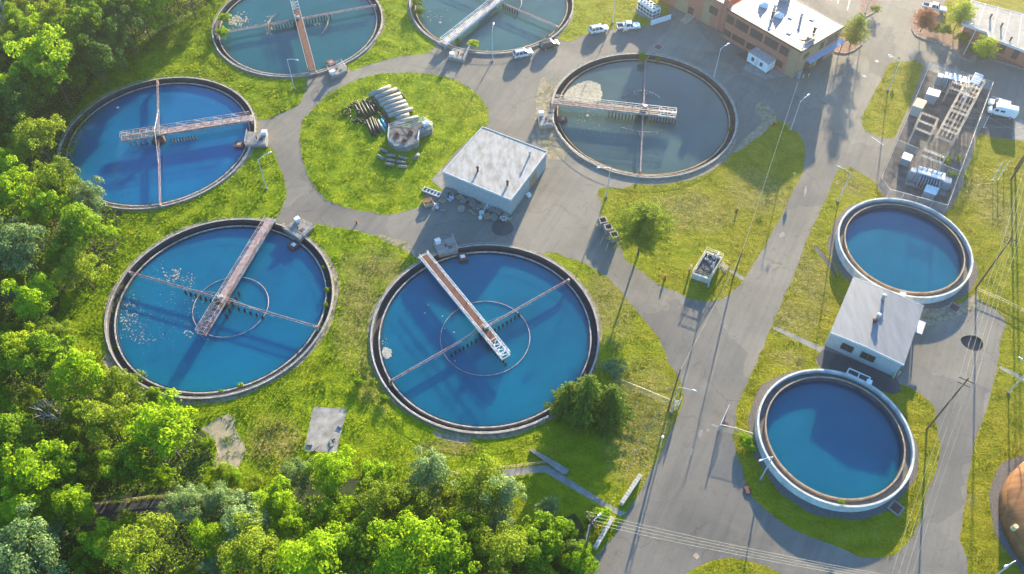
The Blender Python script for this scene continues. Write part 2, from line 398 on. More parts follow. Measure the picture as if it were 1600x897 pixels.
# ------------------------------------------------------------------ survey of the ground
TC = {1: (-54.47, 95.16), 2: (-4.85, 88.9), 3: (-77.53, 139.19), 4: (-53.66, 181.34), 5: (-5.82, 190.55), 6: (29.36, 149.35)}
RT = 20.9
RZ = 1.95; K = (H - RZ) / H
TR = {7: (77.95 * K, 110.58 * K), 8: (54.8 * K, 68.64 * K)}
RR = 12.99 * K

def g2(pts): return [tuple(G(u, v)[:2]) for u, v in pts]
def smooth(pts, step=1.6, jit=0.12, seed=1, sharp=False):
    r = random.Random(seed); n = len(pts); out = []
    for i in range(n):
        p0, p1, p2, p3 = (np.array(pts[(i + k) % n]) for k in (-1, 0, 1, 2))
        L = np.linalg.norm(p2 - p1); m = max(1, int(L / step))
        if L > 60: m = 8
        for j in range(m):
            t = j / m
            if sharp: q = p1 + (p2 - p1) * t
            else: q = 0.5 * ((2 * p1) + (-p0 + p2) * t + (2 * p0 - 5 * p1 + 4 * p2 - p3) * t * t + (-p0 + 3 * p1 - 3 * p2 + p3) * t ** 3)
            out.append((q[0] + r.uniform(-jit, jit), q[1] + r.uniform(-jit, jit)))
    return out
def circ(c, r, n=72, jit=0.0, seed=3):
    q = random.Random(seed); ph = [q.uniform(0, 6.28) for _ in range(4)]
    return [(c[0] + (r + jit * (math.sin(3 * t + ph[0]) + .6 * math.sin(7 * t + ph[1]) + .5 * math.sin(13 * t + ph[2])) + q.uniform(-jit, jit) * .4) * math.cos(t),
             c[1] + (r + jit * (math.sin(3 * t + ph[0]) + .6 * math.sin(7 * t + ph[1]) + .5 * math.sin(13 * t + ph[2]))) * math.sin(t)) for t in (2 * math.pi * k / n for k in range(n))]

ROAD = [(900, 980), (926, 895), (927, 868), (940, 862), (974, 811), (978.5, 801), (1000, 769), (1021, 729), (1039.5, 692), (1055, 660.5), (1060.5, 644), (1068.5, 623),
 (1060.5, 591), (1044.5, 564), (1028.4, 526.8), (1007, 501), (980.4, 468), (951, 436), (911, 411), (881, 401), (853, 395), (758, 450), (651, 402), (647, 389.6), (640, 380),
 (613.5, 372), (586.7, 368), (559.5, 361), (520, 354), (495.8, 350.8), (485, 359), (470, 390), (425, 372), (424, 347), (430, 341), (441, 325), (445, 310), (447, 300), (443, 280),
 (435, 255), (430, 240), (427, 235), (419, 228), (400, 230), (375, 215), (392, 190), (402, 188.6), (419, 187), (443, 175), (464.5, 164.5), (473.8, 149.8), (477.8, 133.8),
 (480.5, 118), (490, 90), (535, 98), (543.4, 108.4), (552, 109.7), (571.5, 103), (592.9, 96.3), (614, 91), (641, 87), (667.8, 83), (681, 74), (690, 50), (860, 40), (873, 60),
 (887.5, 65.5), (903.6, 60), (919.6, 52.5), (965, 44.5), (994.5, 44), (1016, 38), (1040, 29), (1047, 16), (1043, 0), (1040, -90), (1780, -90), (1780, 235), (1640, 224), (1581, 218), (1548, 214),
 (1531, 208), (1478, 334), (1384, 309), (1370, 287), (1351, 273), (1330, 262), (1311, 262), (1295, 300), (1287, 319), (1260, 375), (1244, 420.5), (1222.8, 468.7), (1206.8, 505),
 (1183.6, 564), (1167.5, 599), (1151.5, 639), (1148.8, 660.5), (1146, 682), (1148.8, 700), (1159.5, 732), (1167.5, 764), (1175.6, 777), (1197, 799), (1221, 817.5), (1274.5, 841.6),
 (1319.5, 859), (1340.5, 869), (1367, 872), (1402, 864), (1420.8, 847), (1439.5, 806.8), (1450, 769), (1463.6, 734.6), (1469, 694.5), (1463.6, 668.7), (1458, 634), (1439.5, 617.8),
 (1425, 606), (1402, 600), (1284, 577), (1284, 546), (1335, 470), (1440, 480), (1480, 478), (1525, 468.7), (1538.5, 473), (1570.6, 497.5), (1562.6, 529.6), (1559.9, 567),
 (1549, 612.5), (1533, 660.6), (1522.4, 691.8), (1514.4, 742.6), (1503.7, 817.5), (1501, 844), (1511.7, 871), (1514, 897), (1520, 980)]
G2_ = [(935, 295.5), (940, 315.6), (937.6, 337), (948, 353), (965.7, 371.8), (977.7, 404), (999, 422.6), (1025.9, 441.3), (1058, 457), (1074, 465.4), (1100, 472), (1125, 470), (1141, 460),
 (1162, 436), (1183.7, 404), (1210.5, 355.7), (1234.5, 307.6), (1253, 270), (1258.6, 243.4), (1255.7, 222), (1245, 206), (1223.6, 190), (1212.9, 187), (1148.7, 236), (1127.5, 256),
 (1090, 277), (1050, 285), (1020.5, 289), (991, 287), (975, 294)]
G3_ = [(469, 215), (474, 190), (490, 168), (520, 143), (560, 124), (600, 115), (640, 113), (680, 117), (720, 130), (748, 150), (762, 172), (764, 192), (757, 200), (734, 216), (691, 262), (675, 283),
 (692, 296), (664.5, 303), (662, 313), (653.8, 324), (611, 334.7), (573.5, 330.7), (536, 322.7), (510, 311), (490, 290), (475, 255)]
G1_ = [(1346, 194.4), (1376.8, 124.5), (1389, 100), (1400.7, 95), (1415, 97), (1442, 103), (1403, 206), (1394, 217.7)]
G7_ = [(1040, 920), (1073.9, 895), (1092.6, 884.4), (1114, 874.5), (1140.8, 871), (1167.5, 875), (1194, 884), (1222, 897), (1260, 925), (1200, 990), (1080, 990)]
PAINT = []   # (label, polygon) painted over each other
def paint(lb, pts, **k): PAINT.append((lb, smooth(g2(pts), seed=len(PAINT) + 1, **k)))
FOREST1 = [(-60, -60), (360, -60), (335, 0), (250, 40), (215, 68), (175, 95), (140, 135), (110, 190), (95, 250), (105, 290), (165, 300), (188, 335), (185, 380), (160, 430), (105, 455), (88, 490), (90, 530),
 (120, 560), (170, 575), (235, 600), (245, 635), (300, 660), (330, 700), (318, 750), (300, 768), (200, 780), (120, 795), (-60, 810)]
FOREST2 = [(-60, 800), (150, 806), (240, 800), (385, 778), (430, 762), (520, 752), (640, 752), (740, 742), (790, 752), (800, 800), (830, 850), (880, 812), (915, 815), (905, 960), (900, 1060), (-60, 1060)]
paint('asphalt', ROAD, jit=0.2)
paint('lawn', G2_, jit=.2); paint('lawn', G3_, jit=.2); paint('lawn', G7_, jit=.1); paint('lawn', G1_, jit=.1)
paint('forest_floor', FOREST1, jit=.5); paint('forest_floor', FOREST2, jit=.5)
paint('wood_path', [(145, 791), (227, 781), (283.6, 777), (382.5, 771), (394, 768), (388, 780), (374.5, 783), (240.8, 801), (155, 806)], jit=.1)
paint('tan_dirt', [(1213, 187), (1200, 165), (1187, 158), (1180, 175), (1192, 190), (1160, 220), (1148, 236), (1150, 240)], jit=.2)
paint('tan_dirt', [(1440, 482), (1500, 476), (1524, 455), (1531, 470), (1510, 492), (1475, 500), (1445, 512)], jit=.3)
paint('tan_dirt', [(915, 170), (905, 140), (900, 160), (870, 140), (850, 120), (838, 150), (836, 190), (842, 222), (860, 250), (880, 250)], jit=.3)
paint('tan_dirt', [(640, 380), (613, 371), (588, 367), (600, 378), (628, 388), (645, 400), (652, 402)], jit=.2)
paint('asphalt', [(1258, 243), (1262, 243), (1259, 262), (1254, 278)], jit=.1)
for k, c in TC.items(): PAINT.append(('tan_dirt', circ(c, RT + {1: .75, 2: .55, 3: .4, 4: .4, 5: .3, 6: .7}[k], 96, .2, k)))
PAINT.append(('gravel', circ(TR[7], RR + 1.3, 80, .25, 17))); PAINT.append(('gravel', circ(TR[8], RR + 1.2, 80, .25, 18)))
paint('asphalt_dark', [(1284, 546), (1402, 592), (1408, 612), (1396, 616), (1340, 600), (1284, 580)], jit=.05)
paint('yard', [(1449, 108), (1371, 288), (1384, 309), (1474, 334), (1545, 140)], sharp=True, jit=0)
paint('concrete', [(1449, 97), (1547, 128), (1545, 141), (1446, 108)], sharp=True, jit=0)
paint('concrete', [(1589, 186), (1700, 196), (1700, 225), (1640, 222), (1583, 216)], sharp=True, jit=0)
paint('asphalt_dark', [(1581, 218), (1584, 186), (1545, 180), (1530, 207), (1548, 214)], sharp=True, jit=0)
paint('concrete', [(778, 735), (850, 726.5), (855.4, 726.6), (951.7, 788), (978, 801.5), (969, 806.5), (949, 796), (850, 737.5), (791, 745)], sharp=True, jit=0)
paint('concrete', [(1207, 513), (1212, 510), (1287, 543), (1283, 551)], sharp=True, jit=.03)
paint('asphalt_dark', [(1269, 384), (1275, 383), (1304, 415), (1309, 440), (1300, 425)], sharp=True, jit=.05)
paint('slab', [(490, 635.3), (542, 638.8), (525.5, 708), (475, 704)], sharp=True, jit=.05)
paint('sand', [(319, 668), (340, 654), (360, 644), (369, 655), (370, 672), (378, 688), (384, 702), (380, 718), (374, 733), (350, 737), (335, 730), (338, 714), (342, 700), (332, 690), (322, 680)], jit=.4)
paint('tan_dirt', [(676, 672), (700, 680), (735, 684), (738, 692), (712, 693), (685, 684)], jit=.2)
paint('tan_dirt', [(165, 545), (182, 575), (205, 595), (232, 606), (238, 622), (210, 612), (180, 590), (160, 565)], jit=.3)
paint('concrete', [(674, 281), (690, 263), (694, 292), (691, 296)], sharp=True, jit=0)
paint('concrete', [(1560, 575), (1564, 572), (1602, 590), (1640, 608), (1637, 615)], sharp=True, jit=0)
paint('concrete', [(1139, 424), (1141, 420), (1163, 433), (1161, 438)], sharp=True, jit=0)
paint('concrete', [(1167, 100), (1225, 105), (1240, 117), (1197, 124), (1160, 108)], sharp=True, jit=0)
paint('concrete', [(987, 14), (1046, 30), (1040, 34), (1017, 31), (1000, 24)], sharp=True, jit=0)
paint('mulch', [(1316, 45), (1340, 55), (1350, 60), (1340, 75), (1320, 84), (1305, 80)], jit=.1)
paint('mulch', [(1345, -60), (1378, -60), (1372, 0), (1360, 20), (1346, 25), (1345, 0)], jit=.1)
paint('mulch', [(1424, 28), (1440, 22), (1478, 30), (1500, 45), (1520, 60), (1620, 95), (1700, 120), (1700, 135), (1600, 108), (1535, 93), (1520, 98), (1500, 90), (1490, 78), (1440, 60), (1425, 46)], jit=.05)
paint('lawn', [(1476, 5), (1500, -60), (1525, -60), (1512, 20), (1495, 50), (1474, 42)], jit=.1)
paint('lawn', [(1524, -2), (1600, 20), (1700, 50), (1700, -80), (1530, -80)], jit=.1)
paint('concrete', [(1515, 94), (1521, 78), (1528, 80), (1524, 97)], sharp=True, jit=0)
paint('asphalt_dark', [(1168, 80), (1206, 108), (1200, 116), (1160, 92), (1150, 84)], sharp=True, jit=.05)
DOME = (89.8, 52.2); RD = 12.3
PAINT.append(('gravel', circ(DOME, RD + 1.4, 90, .25, 21)))
SINK = G(1520, 533)
HOLES = [circ(c, RT - .12, 120) for c in TC.values()]
HOLES.append([(SINK.x + 1.75 * math.cos(t) * (1.25 if math.cos(t) < 0 else 1), SINK.y + 1.6 * math.sin(t) * (1.35 if math.sin(t) < 0 else .8)) for t in (2 * math.pi * k / 24 for k in range(24))])

def inpoly(X, Y, poly):
    a = np.array(poly); b = np.roll(a, -1, 0); ins = np.zeros(len(X), bool)
    x0, y0 = a.min(0); x1, y1 = a.max(0)
    sel = (X >= x0) & (X <= x1) & (Y >= y0) & (Y <= y1)
    xs, ys = X[sel], Y[sel]; r = np.zeros(len(xs), bool)
    for (ax, ay), (bx, by) in zip(a, b):
        if ay == by: continue
        c = ((ay > ys) != (by > ys)) & (xs < (bx - ax) * (ys - ay) / (by - ay) + ax); r ^= c
    ins[sel] = r; return ins

def classify(X, Y):
    lab = np.zeros(len(X), int)
    for i, (lb, poly) in enumerate(PAINT): lab[inpoly(X, Y, poly)] = LABS.index(lb)
    for h in HOLES: lab[inpoly(X, Y, h)] = -1
    return lab
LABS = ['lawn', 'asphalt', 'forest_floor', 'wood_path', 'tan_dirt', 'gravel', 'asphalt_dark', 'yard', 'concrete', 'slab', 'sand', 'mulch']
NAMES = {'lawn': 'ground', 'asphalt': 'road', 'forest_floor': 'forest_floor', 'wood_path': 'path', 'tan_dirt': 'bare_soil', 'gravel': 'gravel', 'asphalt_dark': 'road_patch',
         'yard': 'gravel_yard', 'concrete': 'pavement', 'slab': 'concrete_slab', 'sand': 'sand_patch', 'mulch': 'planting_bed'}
def build_ground():
    vs, es = [], []
    def addpoly(p):
        b = len(vs); vs.extend(Vector(q) for q in p); es.extend((b + i, b + (i + 1) % len(p)) for i in range(len(p)))
    addpoly([(-900, -500), (900, -500), (900, 1300), (-900, 1300)])
    for _, p in PAINT: addpoly(p)
    for h in HOLES: addpoly(h)
    ov, oe, of, *_ = delaunay_2d_cdt(vs, es, [], 0, 1e-4)
    V = np.array([tuple(p) for p in ov]); F = np.array([tuple(f) for f in of])
    C = V[F].mean(1); lab = classify(C[:, 0], C[:, 1])
    for li, lb in enumerate(LABS):
        sel = F[lab == li]
        if not len(sel): continue
        u, inv = np.unique(sel, return_inverse=True); inv = inv.reshape(-1, 3)
        me = bpy.data.meshes.new(NAMES[lb]); me.from_pydata([(x, y, 0) for x, y in V[u]], [], inv.tolist())
        bm = bmesh.new(); bm.from_mesh(me); bmesh.ops.recalc_face_normals(bm, faces=bm.faces)
        for f in bm.faces:
            if f.normal.z < 0: f.normal_flip()
        bm.to_mesh(me); bm.free()
        me.materials.append(MATS[lb]); o = bpy.data.objects.new(NAMES[lb], me); COL.objects.link(o); o['kind'] = 'structure'
build_ground()

def disc(name, c, r, z, mat, n=96):
    b = MB(); b.add([(r * math.cos(2 * math.pi * k / n), r * math.sin(2 * math.pi * k / n), 0) for k in range(n)], [tuple(range(n))])
    o = b.build(name, mat, kind='structure'); o.location = (c[0], c[1], z); return o

# ------------------------------------------------------------------ clarifier tanks
def V3(u, v, z): return G(u, v, z)
def truss(mb, a, b, up, n, r=.045, diag=True):
    """vertical truss panel: a, b bottom ends, up height vector"""
    a = Vector(a); b = Vector(b); up = Vector(up)
    mb.bar(a, b, r * 1.8); mb.bar(a + up, b + up, r * 1.8); mb.bar(a + up * .5, b + up * .5, r * 1.1)
    for i in range(n + 1):
        p = a + (b - a) * (i / n); mb.bar(p, p + up, r * 1.3)
        if diag and i < n:
            q = a + (b - a) * ((i + 1) / n)
            if i % 2: mb.bar(p, q + up, r * 1.1)
            else: mb.bar(p + up, q, r * 1.1)
def arm_truss(mb, a, b, wd=.34, ht=.40):
    a = Vector(a); b = Vector(b); d = (b - a); L = d.length; d.normalize(); s = Vector((-d.y, d.x, 0)) * wd / 2; u = Vector((0, 0, ht))
    for k in (-1, 1):
        mb.bar(a + s * k, b + s * k, .09); 
    mb.bar(a + u, b + u, .10)
    n = int(L / .8)
    for i in range(n):
        p = a + d * (L * i / n); q = a + d * (L * (i + .5) / n); r2 = a + d * (L * (i + 1) / n)
        for k in (-1, 1): mb.bar(p + s * k, q + u, .05); mb.bar(q + u, r2 + s * k, .05)
        mb.bar(p - s, p + s, .05)
TWORDS = {1: 'front left tank of teal water with a ring of floating scum flecks', 2: 'front centre tank of blue water below the grey shed',
          3: 'left tank of azure water beside the woods', 4: 'top left slate water tank with reeds inside its rim', 5: 'top middle green water tank beside the parked cars',
          6: 'dim grey water tank in front of the brick building'}
WN = {1: 'water_teal', 2: 'water_blue', 3: 'water_azure', 4: 'water_slate', 5: 'water_green', 6: 'water_dim'}
def clarifier(k, br, deck_t, arms, blades, ring, kiosk, cab, scum, mats=('galv', 'rust')):
    c = Vector((*TC[k], 0)); t = thing('clarifier_tank', 'round open ' + TWORDS[k], 'tank', c, 0, 'round clarifier tanks with walkway bridges')
    tone = 'wall_concrete' if k != 6 else 'tan_weir'
    b = MB(); b.lathe([(RT - .32, -1.3), (RT, -1.3), (RT, .34), (RT - .32, .34)], c); b.build('outer_wall', 'wall_concrete', t)
    b = MB(); b.lathe([(RT - .345, -1.28), (RT - .325, -1.28), (RT - .325, .26), (RT - .345, .26)], c); b.lathe([(19.5, -1.32), (RT - .34, -1.32), (RT - .34, -1.2), (19.5, -1.2)], c); b.build('launder', 'dark_concrete', t)
    b = MB(); b.lathe([(19.25, -1.6), (19.5, -1.6), (19.5, -.22), (19.25, -.22)], c); b.build('weir_wall', 'weir' if k not in (6, 5) else 'tan_weir', t)
    b = MB(); b.lathe([(19.02, -.8), (19.05, -.8), (19.05, -.30), (19.02, -.30)], c)
    for i in range(72):
        a = 2 * math.pi * i / 72; b.bar(c + Vector((19.02 * math.cos(a), 19.02 * math.sin(a), -.3)), c + Vector((19.26 * math.cos(a), 19.26 * math.sin(a), -.3)), .08)
    b.build('baffle_ring', 'dark_steel', t)
    b = MB(); n = 54
    pts = [c + Vector(((RT - .08) * math.cos(2 * math.pi * i / n), (RT - .08) * math.sin(2 * math.pi * i / n), .85)) for i in range(n)]
    b.path(pts, .028, 5, True)
    for p in pts: b.cyl(p, (p.x, p.y, .3), .022, n=5)
    b.build('rim_rail', 'galv', t)
    disc('water', c, 19.3, -.5, WN[k])
    # bridge
    zb = 1.35; a = V3(*br[0], zb); e = V3(*br[1], zb); d = (e - a); L = d.length; d.normalize(); s = Vector((-d.y, d.x, 0)) * .8
    b = MB(); dl = L * deck_t
    mid = a + d * dl
    b.hexa([tuple(a - s), tuple(mid - s), tuple(mid + s), tuple(a + s)], [tuple(p + Vector((0, 0, .08))) for p in (a - s, mid - s, mid + s, a + s)])
    dk = b.build('walkway_bridge', mats[1], t)
    b = MB()
    for kx in (-1, 1): b.bar(a + s * kx * 1.06 + Vector((0, 0, -.25)), e + s * kx * 1.06 + Vector((0, 0, -.25)), .10, .35)
    for i in range(int(L / 1.5) + 1): p = a + d * min(L, 1.5 * i); b.bar(p - s + Vector((0, 0, -.2)), p + s + Vector((0, 0, -.2)), .09, .14)
    b.build('girder', mats[0] if k != 4 else 'galv_rusty', dk)
    for kx in (-1, 1):
        b = MB(); truss(b, a + s * kx * 1.06 + Vector((0, 0, .05)), e + s * kx * 1.06 + Vector((0, 0, .05)), (0, 0, 1.1), max(6, int(L / 1.9))); b.build('side_truss', mats[0], dk)
    b = MB(); m0 = a + d * dl
    nn = max(2, int((L - dl) / 1.3))
    for i in range(nn + 1):
        p = m0 + (e - m0) * (i / nn); b.bar(p - s, p + s, .08); b.bar(p - s, p - s + Vector((0, 0, 1.1)), .06); b.bar(p - s + Vector((0, 0, 1.1)), p + s + Vector((0, 0, 1.1)), .07)
        if i < nn: q = m0 + (e - m0) * ((i + 1) / nn); b.bar(p - s, q + s, .06); b.bar(p + s + Vector((0, 0, 1.1)), q - s + Vector((0, 0, 1.1)), .06)
    b.build('end_lattice', mats[0], dk)
    b = MB(); q = a - d * .2
    for kx in (-1, 1): b.box((q.x + s.x * kx, q.y + s.y * kx, .75), (.3, .3, 1.0), math.atan2(d.y, d.x))
    b.box((q.x, q.y, 1.2), (.6, 2.1, .2), math.atan2(d.y, d.x)); b.build('bridge_seat', 'wall_concrete', t)
    # centre column with drive
    b = MB(); b.smooth = True; b.lathe([(.05, -1.4), (1.25, -1.4), (1.25, .35), (1.0, .55), (.75, .6), (.75, 1.1), (.05, 1.1)], c, 28); b.build('centre_column', 'rust' if k in (1, 3, 6) else 'dark_steel', t)
    b = MB(); b.box((c.x + .2, c.y, 1.75), (.9, .7, .7), .4); b.cyl((c.x - .4, c.y, 1.7), (c.x - .4, c.y, 2.5), .16); b.build('drive_motor', 'galv', t)
    for (p, q) in arms:
        b = MB(); A = V3(*p, .55); B = V3(*q, .55); arm_truss(b, A, B); arm = b.build('skimmer_arm', 'rust_red', t)
        b = MB()
        for Z in (A, B):
            rr = (Vector((Z.x, Z.y, 0)) - c).length
            if rr > 15: b = MB(); b.box((Z.x, Z.y, .1), (.5, .4, 1.5), math.atan2(Z.y - c.y, Z.x - c.x)); b.build('arm_shoe', 'galv_rusty', arm)
    if len(arms) and k in (1, 2, 3):
        b = MB(); A = V3(*arms[0][0], 1); B = V3(*arms[0][1], 1); top = c + Vector((0, 0, 3.0))
        for Z in (A, B): b.cyl(top, c + (Z - c) * .55 + Vector((0, 0, -.3)), .025, n=4)
        b.cyl(c + Vector((0, 0, 1)), top, .06); b.build('stay_cable', 'galv', t)
    for (p, q, n, zt) in blades:
        A = V3(*p, zt); B = V3(*q, zt); dd = (B - A); an = math.atan2(dd.y, dd.x)
        for i in range(n):
            Z = A + dd * (i / max(1, n - 1)); b = MB(); b.box((Z.x, Z.y, (zt - .7) / 2), (.20, .34, zt + .7), an); b.build('rake_blade', 'dark_steel', t)
    for rg in ring:
        b = MB(); rc, rr, a0, a1, z0, hh = rg
        C = Vector((c.x + rc[0], c.y + rc[1], 0)); n = 40
        P_ = [];
        for i in range(n + 1):
            f = i / n; a_ = R(a0 + (a1 - a0) * f); z = z0 if hh == 0 else -.6 + (z0 + .6) * math.sin(math.pi * f) ** .6
            P_.append(C + Vector((rr * math.cos(a_), rr * math.sin(a_), z)))
        if hh == 0: b.path(P_, .07, 6)
        else:
            for i in range(n): b.hexa([tuple(P_[i] + Vector((0, 0, 0))), tuple(P_[i + 1]), tuple(P_[i + 1] * 1.0 + Vector((.16, .10, 0))), tuple(P_[i] + Vector((.16, .10, 0)))], [tuple(P_[i] + Vector((0, 0, .09))), tuple(P_[i + 1] + Vector((0, 0, .09))), tuple(P_[i + 1] + Vector((.16, .10, .09))), tuple(P_[i] + Vector((.16, .10, .09)))])
            for i in range(2, n - 1, 3): b.bar(P_[i], (P_[i].x, P_[i].y, -.7), .08)
        b.build('feed_ring', 'galv_rusty', t)
    # pump kiosk platform
    kt = thing('pump_platform', {1: 'concrete pump platform with grey cabinet at the top right rim of the teal tank', 2: 'concrete pump platform in the shade between the shed and the blue tank',
        3: 'concrete pump platform with railing at the right rim of the azure tank', 4: 'concrete pump platform at the bottom right rim of the slate tank',
        5: 'concrete pump platform below the green water tank beside the road', 6: 'railed concrete pump platform left of the tank before the brick building'}[k], 'platform', G(*kiosk[0]), 0, 'pump platforms beside the clarifier tanks')
    q = [V3(u, v, .75) for u, v in kiosk]; b = MB(); b.prism([(p.x, p.y) for p in q], -.1, .75)
    b.prism([tuple((p + (sum(q, Vector()) / 4 - p) * .12)[:2]) for p in q], .752, .80); b.build('base', 'concrete', kt)
    b = MB(); cp = V3(*cab, 1.3); an = math.atan2(q[1].y - q[0].y, q[1].x - q[0].x)
    b.box((cp.x, cp.y, 1.25), (1.0, .8, .9), an); b.box((cp.x, cp.y, 1.73), (1.1, .9, .06), an); b.build('cabinet', 'white_paint', kt)
    b = MB()
    for i in ((0, 1, 3, 2) if k not in (2, 5) else (1, 2)):
        A, B = q[i], q[(i + 1) % 4]; m = 3
        if i == 0 and k in (1, 3): continue
        for h in (.5, 1.0): b.cyl(A + Vector((0, 0, h)), B + Vector((0, 0, h)), .028, n=5)
        for j in range(m + 1): p = A + (B - A) * j / m; b.cyl(p, p + Vector((0, 0, 1.0)), .026, n=5)
    b.build('railing', 'galv', kt)
    b = MB(); mc = sum(q, Vector()) / 4; b.cyl((mc.x, mc.y, .8), (mc.x, mc.y, 1.3), .14); b.lathe([(.24, 0), (.3, 0), (.3, .03), (.24, .05)], (mc.x, mc.y, 1.3), 16); b.box((mc.x + .9, mc.y - .3, .82), (.8, .7, .05), an); b.build('valve', 'rust', kt)
    if scum:
        sp = V3(*scum, -.1); b = MB(); ca = math.atan2(sp.y - c.y, sp.x - c.x); b.box((sp.x, sp.y, -.15), (2.0, 1.7, .5), ca); b.build('scum_box', 'rust', t)
        b = MB(); b.box((sp.x, sp.y, .12), (.8, .9, .05), ca); b.build('scum_box_lid', 'white_paint' if k in (1, 2) else 'rust_red', t)
    return t
clarifier(1, [(422, 344), (314, 522)], .74, [((204, 426), (495, 511))], [((289, 455), (336, 470), 7, .5), ((372, 480), (409, 493), 5, .5), ((352, 490), (372, 455), 5, .9)],
          [((1.7, -.6), 7.0, 0, 360, -.38, 0)], [(442, 357), (463, 343), (489.5, 355), (468, 375)], (464.5, 343), (459, 383), ('galv_rusty', 'rust_red'))
clarifier(2, [(662, 400), (791, 558)], .86, [((888, 438), (610, 596))], [((705, 552), (743, 530), 7, .5), ((773, 513), (811, 490), 7, .5), ((760, 535), (790, 566), 9, .5)],
          [((0, -.8), 8.2, 0, 360, -.44, 0)], [(677, 380), (707, 369.5), (716, 392), (686, 398)], (684, 377), (723, 401.6), ('white_paint', 'rust'))
clarifier(3, [(391, 184), (190, 216)], .70, [((246, 128), (250, 320))], [((204, 222), (237, 219), 5, .5), ((267, 217), (304, 212), 9, .5)], [],
          [(387, 206), (418.4, 206), (416.3, 227.4), (383, 227.4)], (413, 207), (374, 226), ('galv_rusty', 'rust_red'))
clarifier(4, [(488, 111), (460, 4)], .86, [((338, 54), (586, 9))], [((421, 40), (454, 34.5), 8, .85), ((478, 29.5), (515, 22.5), 9, .85)],
          [((0, 0), 7.3, 140, 215, .35, 1), ((0, 0), 7.3, -35, 40, .35, 1)], [(511.3, 107), (534, 97.6), (542.6, 109.7), (518, 121.7)], (520, 113), (517, 98), ('galv', 'rust'))
clarifier(5, [(692, 68), (800, -18)], .86, [((700, -30), (870, 42))], [((786, 7), (808, 16), 7, .8)], [((0, 0), 7.6, -40, 30, .4, 1)],
          [(707, 76), (733.7, 76), (724.3, 95), (700, 89.6)], (706, 85), None, ('white_paint', 'galv_rusty'))
clarifier(6, [(866, 158), (1056, 179)], .86, [((1009, 91), (1000, 268))], [((952, 175), (994, 181), 9, 1.1), ((1018, 182), (1056, 186), 9, 1.1)],
          [((0, 0), 7.0, 52, 128, .45, 1), ((0, 0), 7.0, -140, -50, .45, 1)], [(840.7, 178), (864.8, 176.6), (864.8, 196.6), (842, 198)], (845.5, 177), (879, 186), ('galv', 'rust'))

def ring_tank(k, label):
    c = Vector((*TR[k], 0)); t = thing('settling_tank', label, 'tank', c, 0, 'raised white rimmed round tanks')
    b = MB(); b.lathe([(RR - .34, 0), (RR, 0), (RR, RZ), (RR - .34, RZ)], c); b.build('outer_wall', 'white_wall', t)
    b = MB(); b.lathe([(RR - 1.35, .8), (RR - .35, .8), (RR - .35, 1.0), (RR - 1.35, 1.0)], c); b.build('launder', 'octagon_deck', t)
    b = MB(); b.lathe([(RR - 1.6, 0), (RR - 1.36, 0), (RR - 1.36, 1.65), (RR - 1.6, 1.65)], c); b.build('weir_wall', 'tan_weir', t)
    b = MB(); b.lathe([(RR - 1.64, .4), (RR - 1.605, .4), (RR - 1.605, 1.55), (RR - 1.64, 1.55)], c); b.build('inner_lining', 'dark_concrete', t)
    disc('water', c, RR - 1.62, .5, 'water_navy'); return t
t7 = ring_tank(7, 'upper white rimmed round tank below the electrical substation')
t8 = ring_tank(8, 'lower white rimmed round tank beside the bend of the main road')
b = MB(); q = V3(1410, 461, RZ); b.box((q.x, q.y, RZ + .2), (1.0, .7, .5), -.35); b.build('rim_box', 'white_paint', t7)
b = MB(); q = V3(1358, 597, RZ); b.box((q.x, q.y, RZ - .1), (.9, .8, .7), -.5); b.build('rim_box', 'white_paint', t8)
q = [V3(*p, RZ - .2) for p in ((1327, 575.5), (1360, 590), (1356.5, 599), (1323.5, 583))]
b = MB()
for i in range(4): b.bar(q[i], q[(i + 1) % 4], .16); b.bar(q[i], (q[i].x, q[i].y, 0), .12)
b.bar((q[0] + q[1]) / 2, (q[2] + q[3]) / 2, .14); b.top('sampling_frame', 'white_paint', 'white open frame platform on the top rim of the lower round tank', 'platform')

# ------------------------------------------------------------------ buildings
def quad_wall(mb, a, b_, z0, z1, off, th=.06):
    """panel standing proud on the wall a-b, outward side to the right of a->b"""
    a = Vector((a[0], a[1], 0)); b_ = Vector((b_[0], b_[1], 0)); d = (b_ - a).normalized(); n = Vector((d.y, -d.x, 0))
    p = a + n * off; q = b_ + n * off; p2 = a + n * (off + th); q2 = b_ + n * (off + th)
    mb.hexa([(p.x, p.y, z0), (p2.x, p2.y, z0), (q2.x, q2.y, z0), (q.x, q.y, z0)], [(p.x, p.y, z1), (p2.x, p2.y, z1), (q2.x, q2.y, z1), (q.x, q.y, z1)])
def lerp(a, b, t): return a + (b - a) * t
def outw(poly, a, b):
    """order the wall so that the outside lies on its right"""
    c = sum(poly, Vector()) / len(poly); d = b - a; n = Vector((d.y, -d.x, 0))
    return (a, b) if n.dot(((a + b) / 2 - c)) > 0 else (b, a)
def inset(q, f):
    c = sum(q, Vector()) / len(q); return [p + (p - c).normalized() * f for p in q]
def vent(parent, u, v, z, h=.9, r=.2, mat='galv', cap=True):
    p = V3(u, v, z); b = MB(); b.cyl(p, p + Vector((0, 0, h)), r)
    if cap: b.cyl(p + Vector((0, 0, h)), p + Vector((0, 0, h + .22)), r * 1.6, r * .8)
    return b.build('roof_vent', mat, parent)

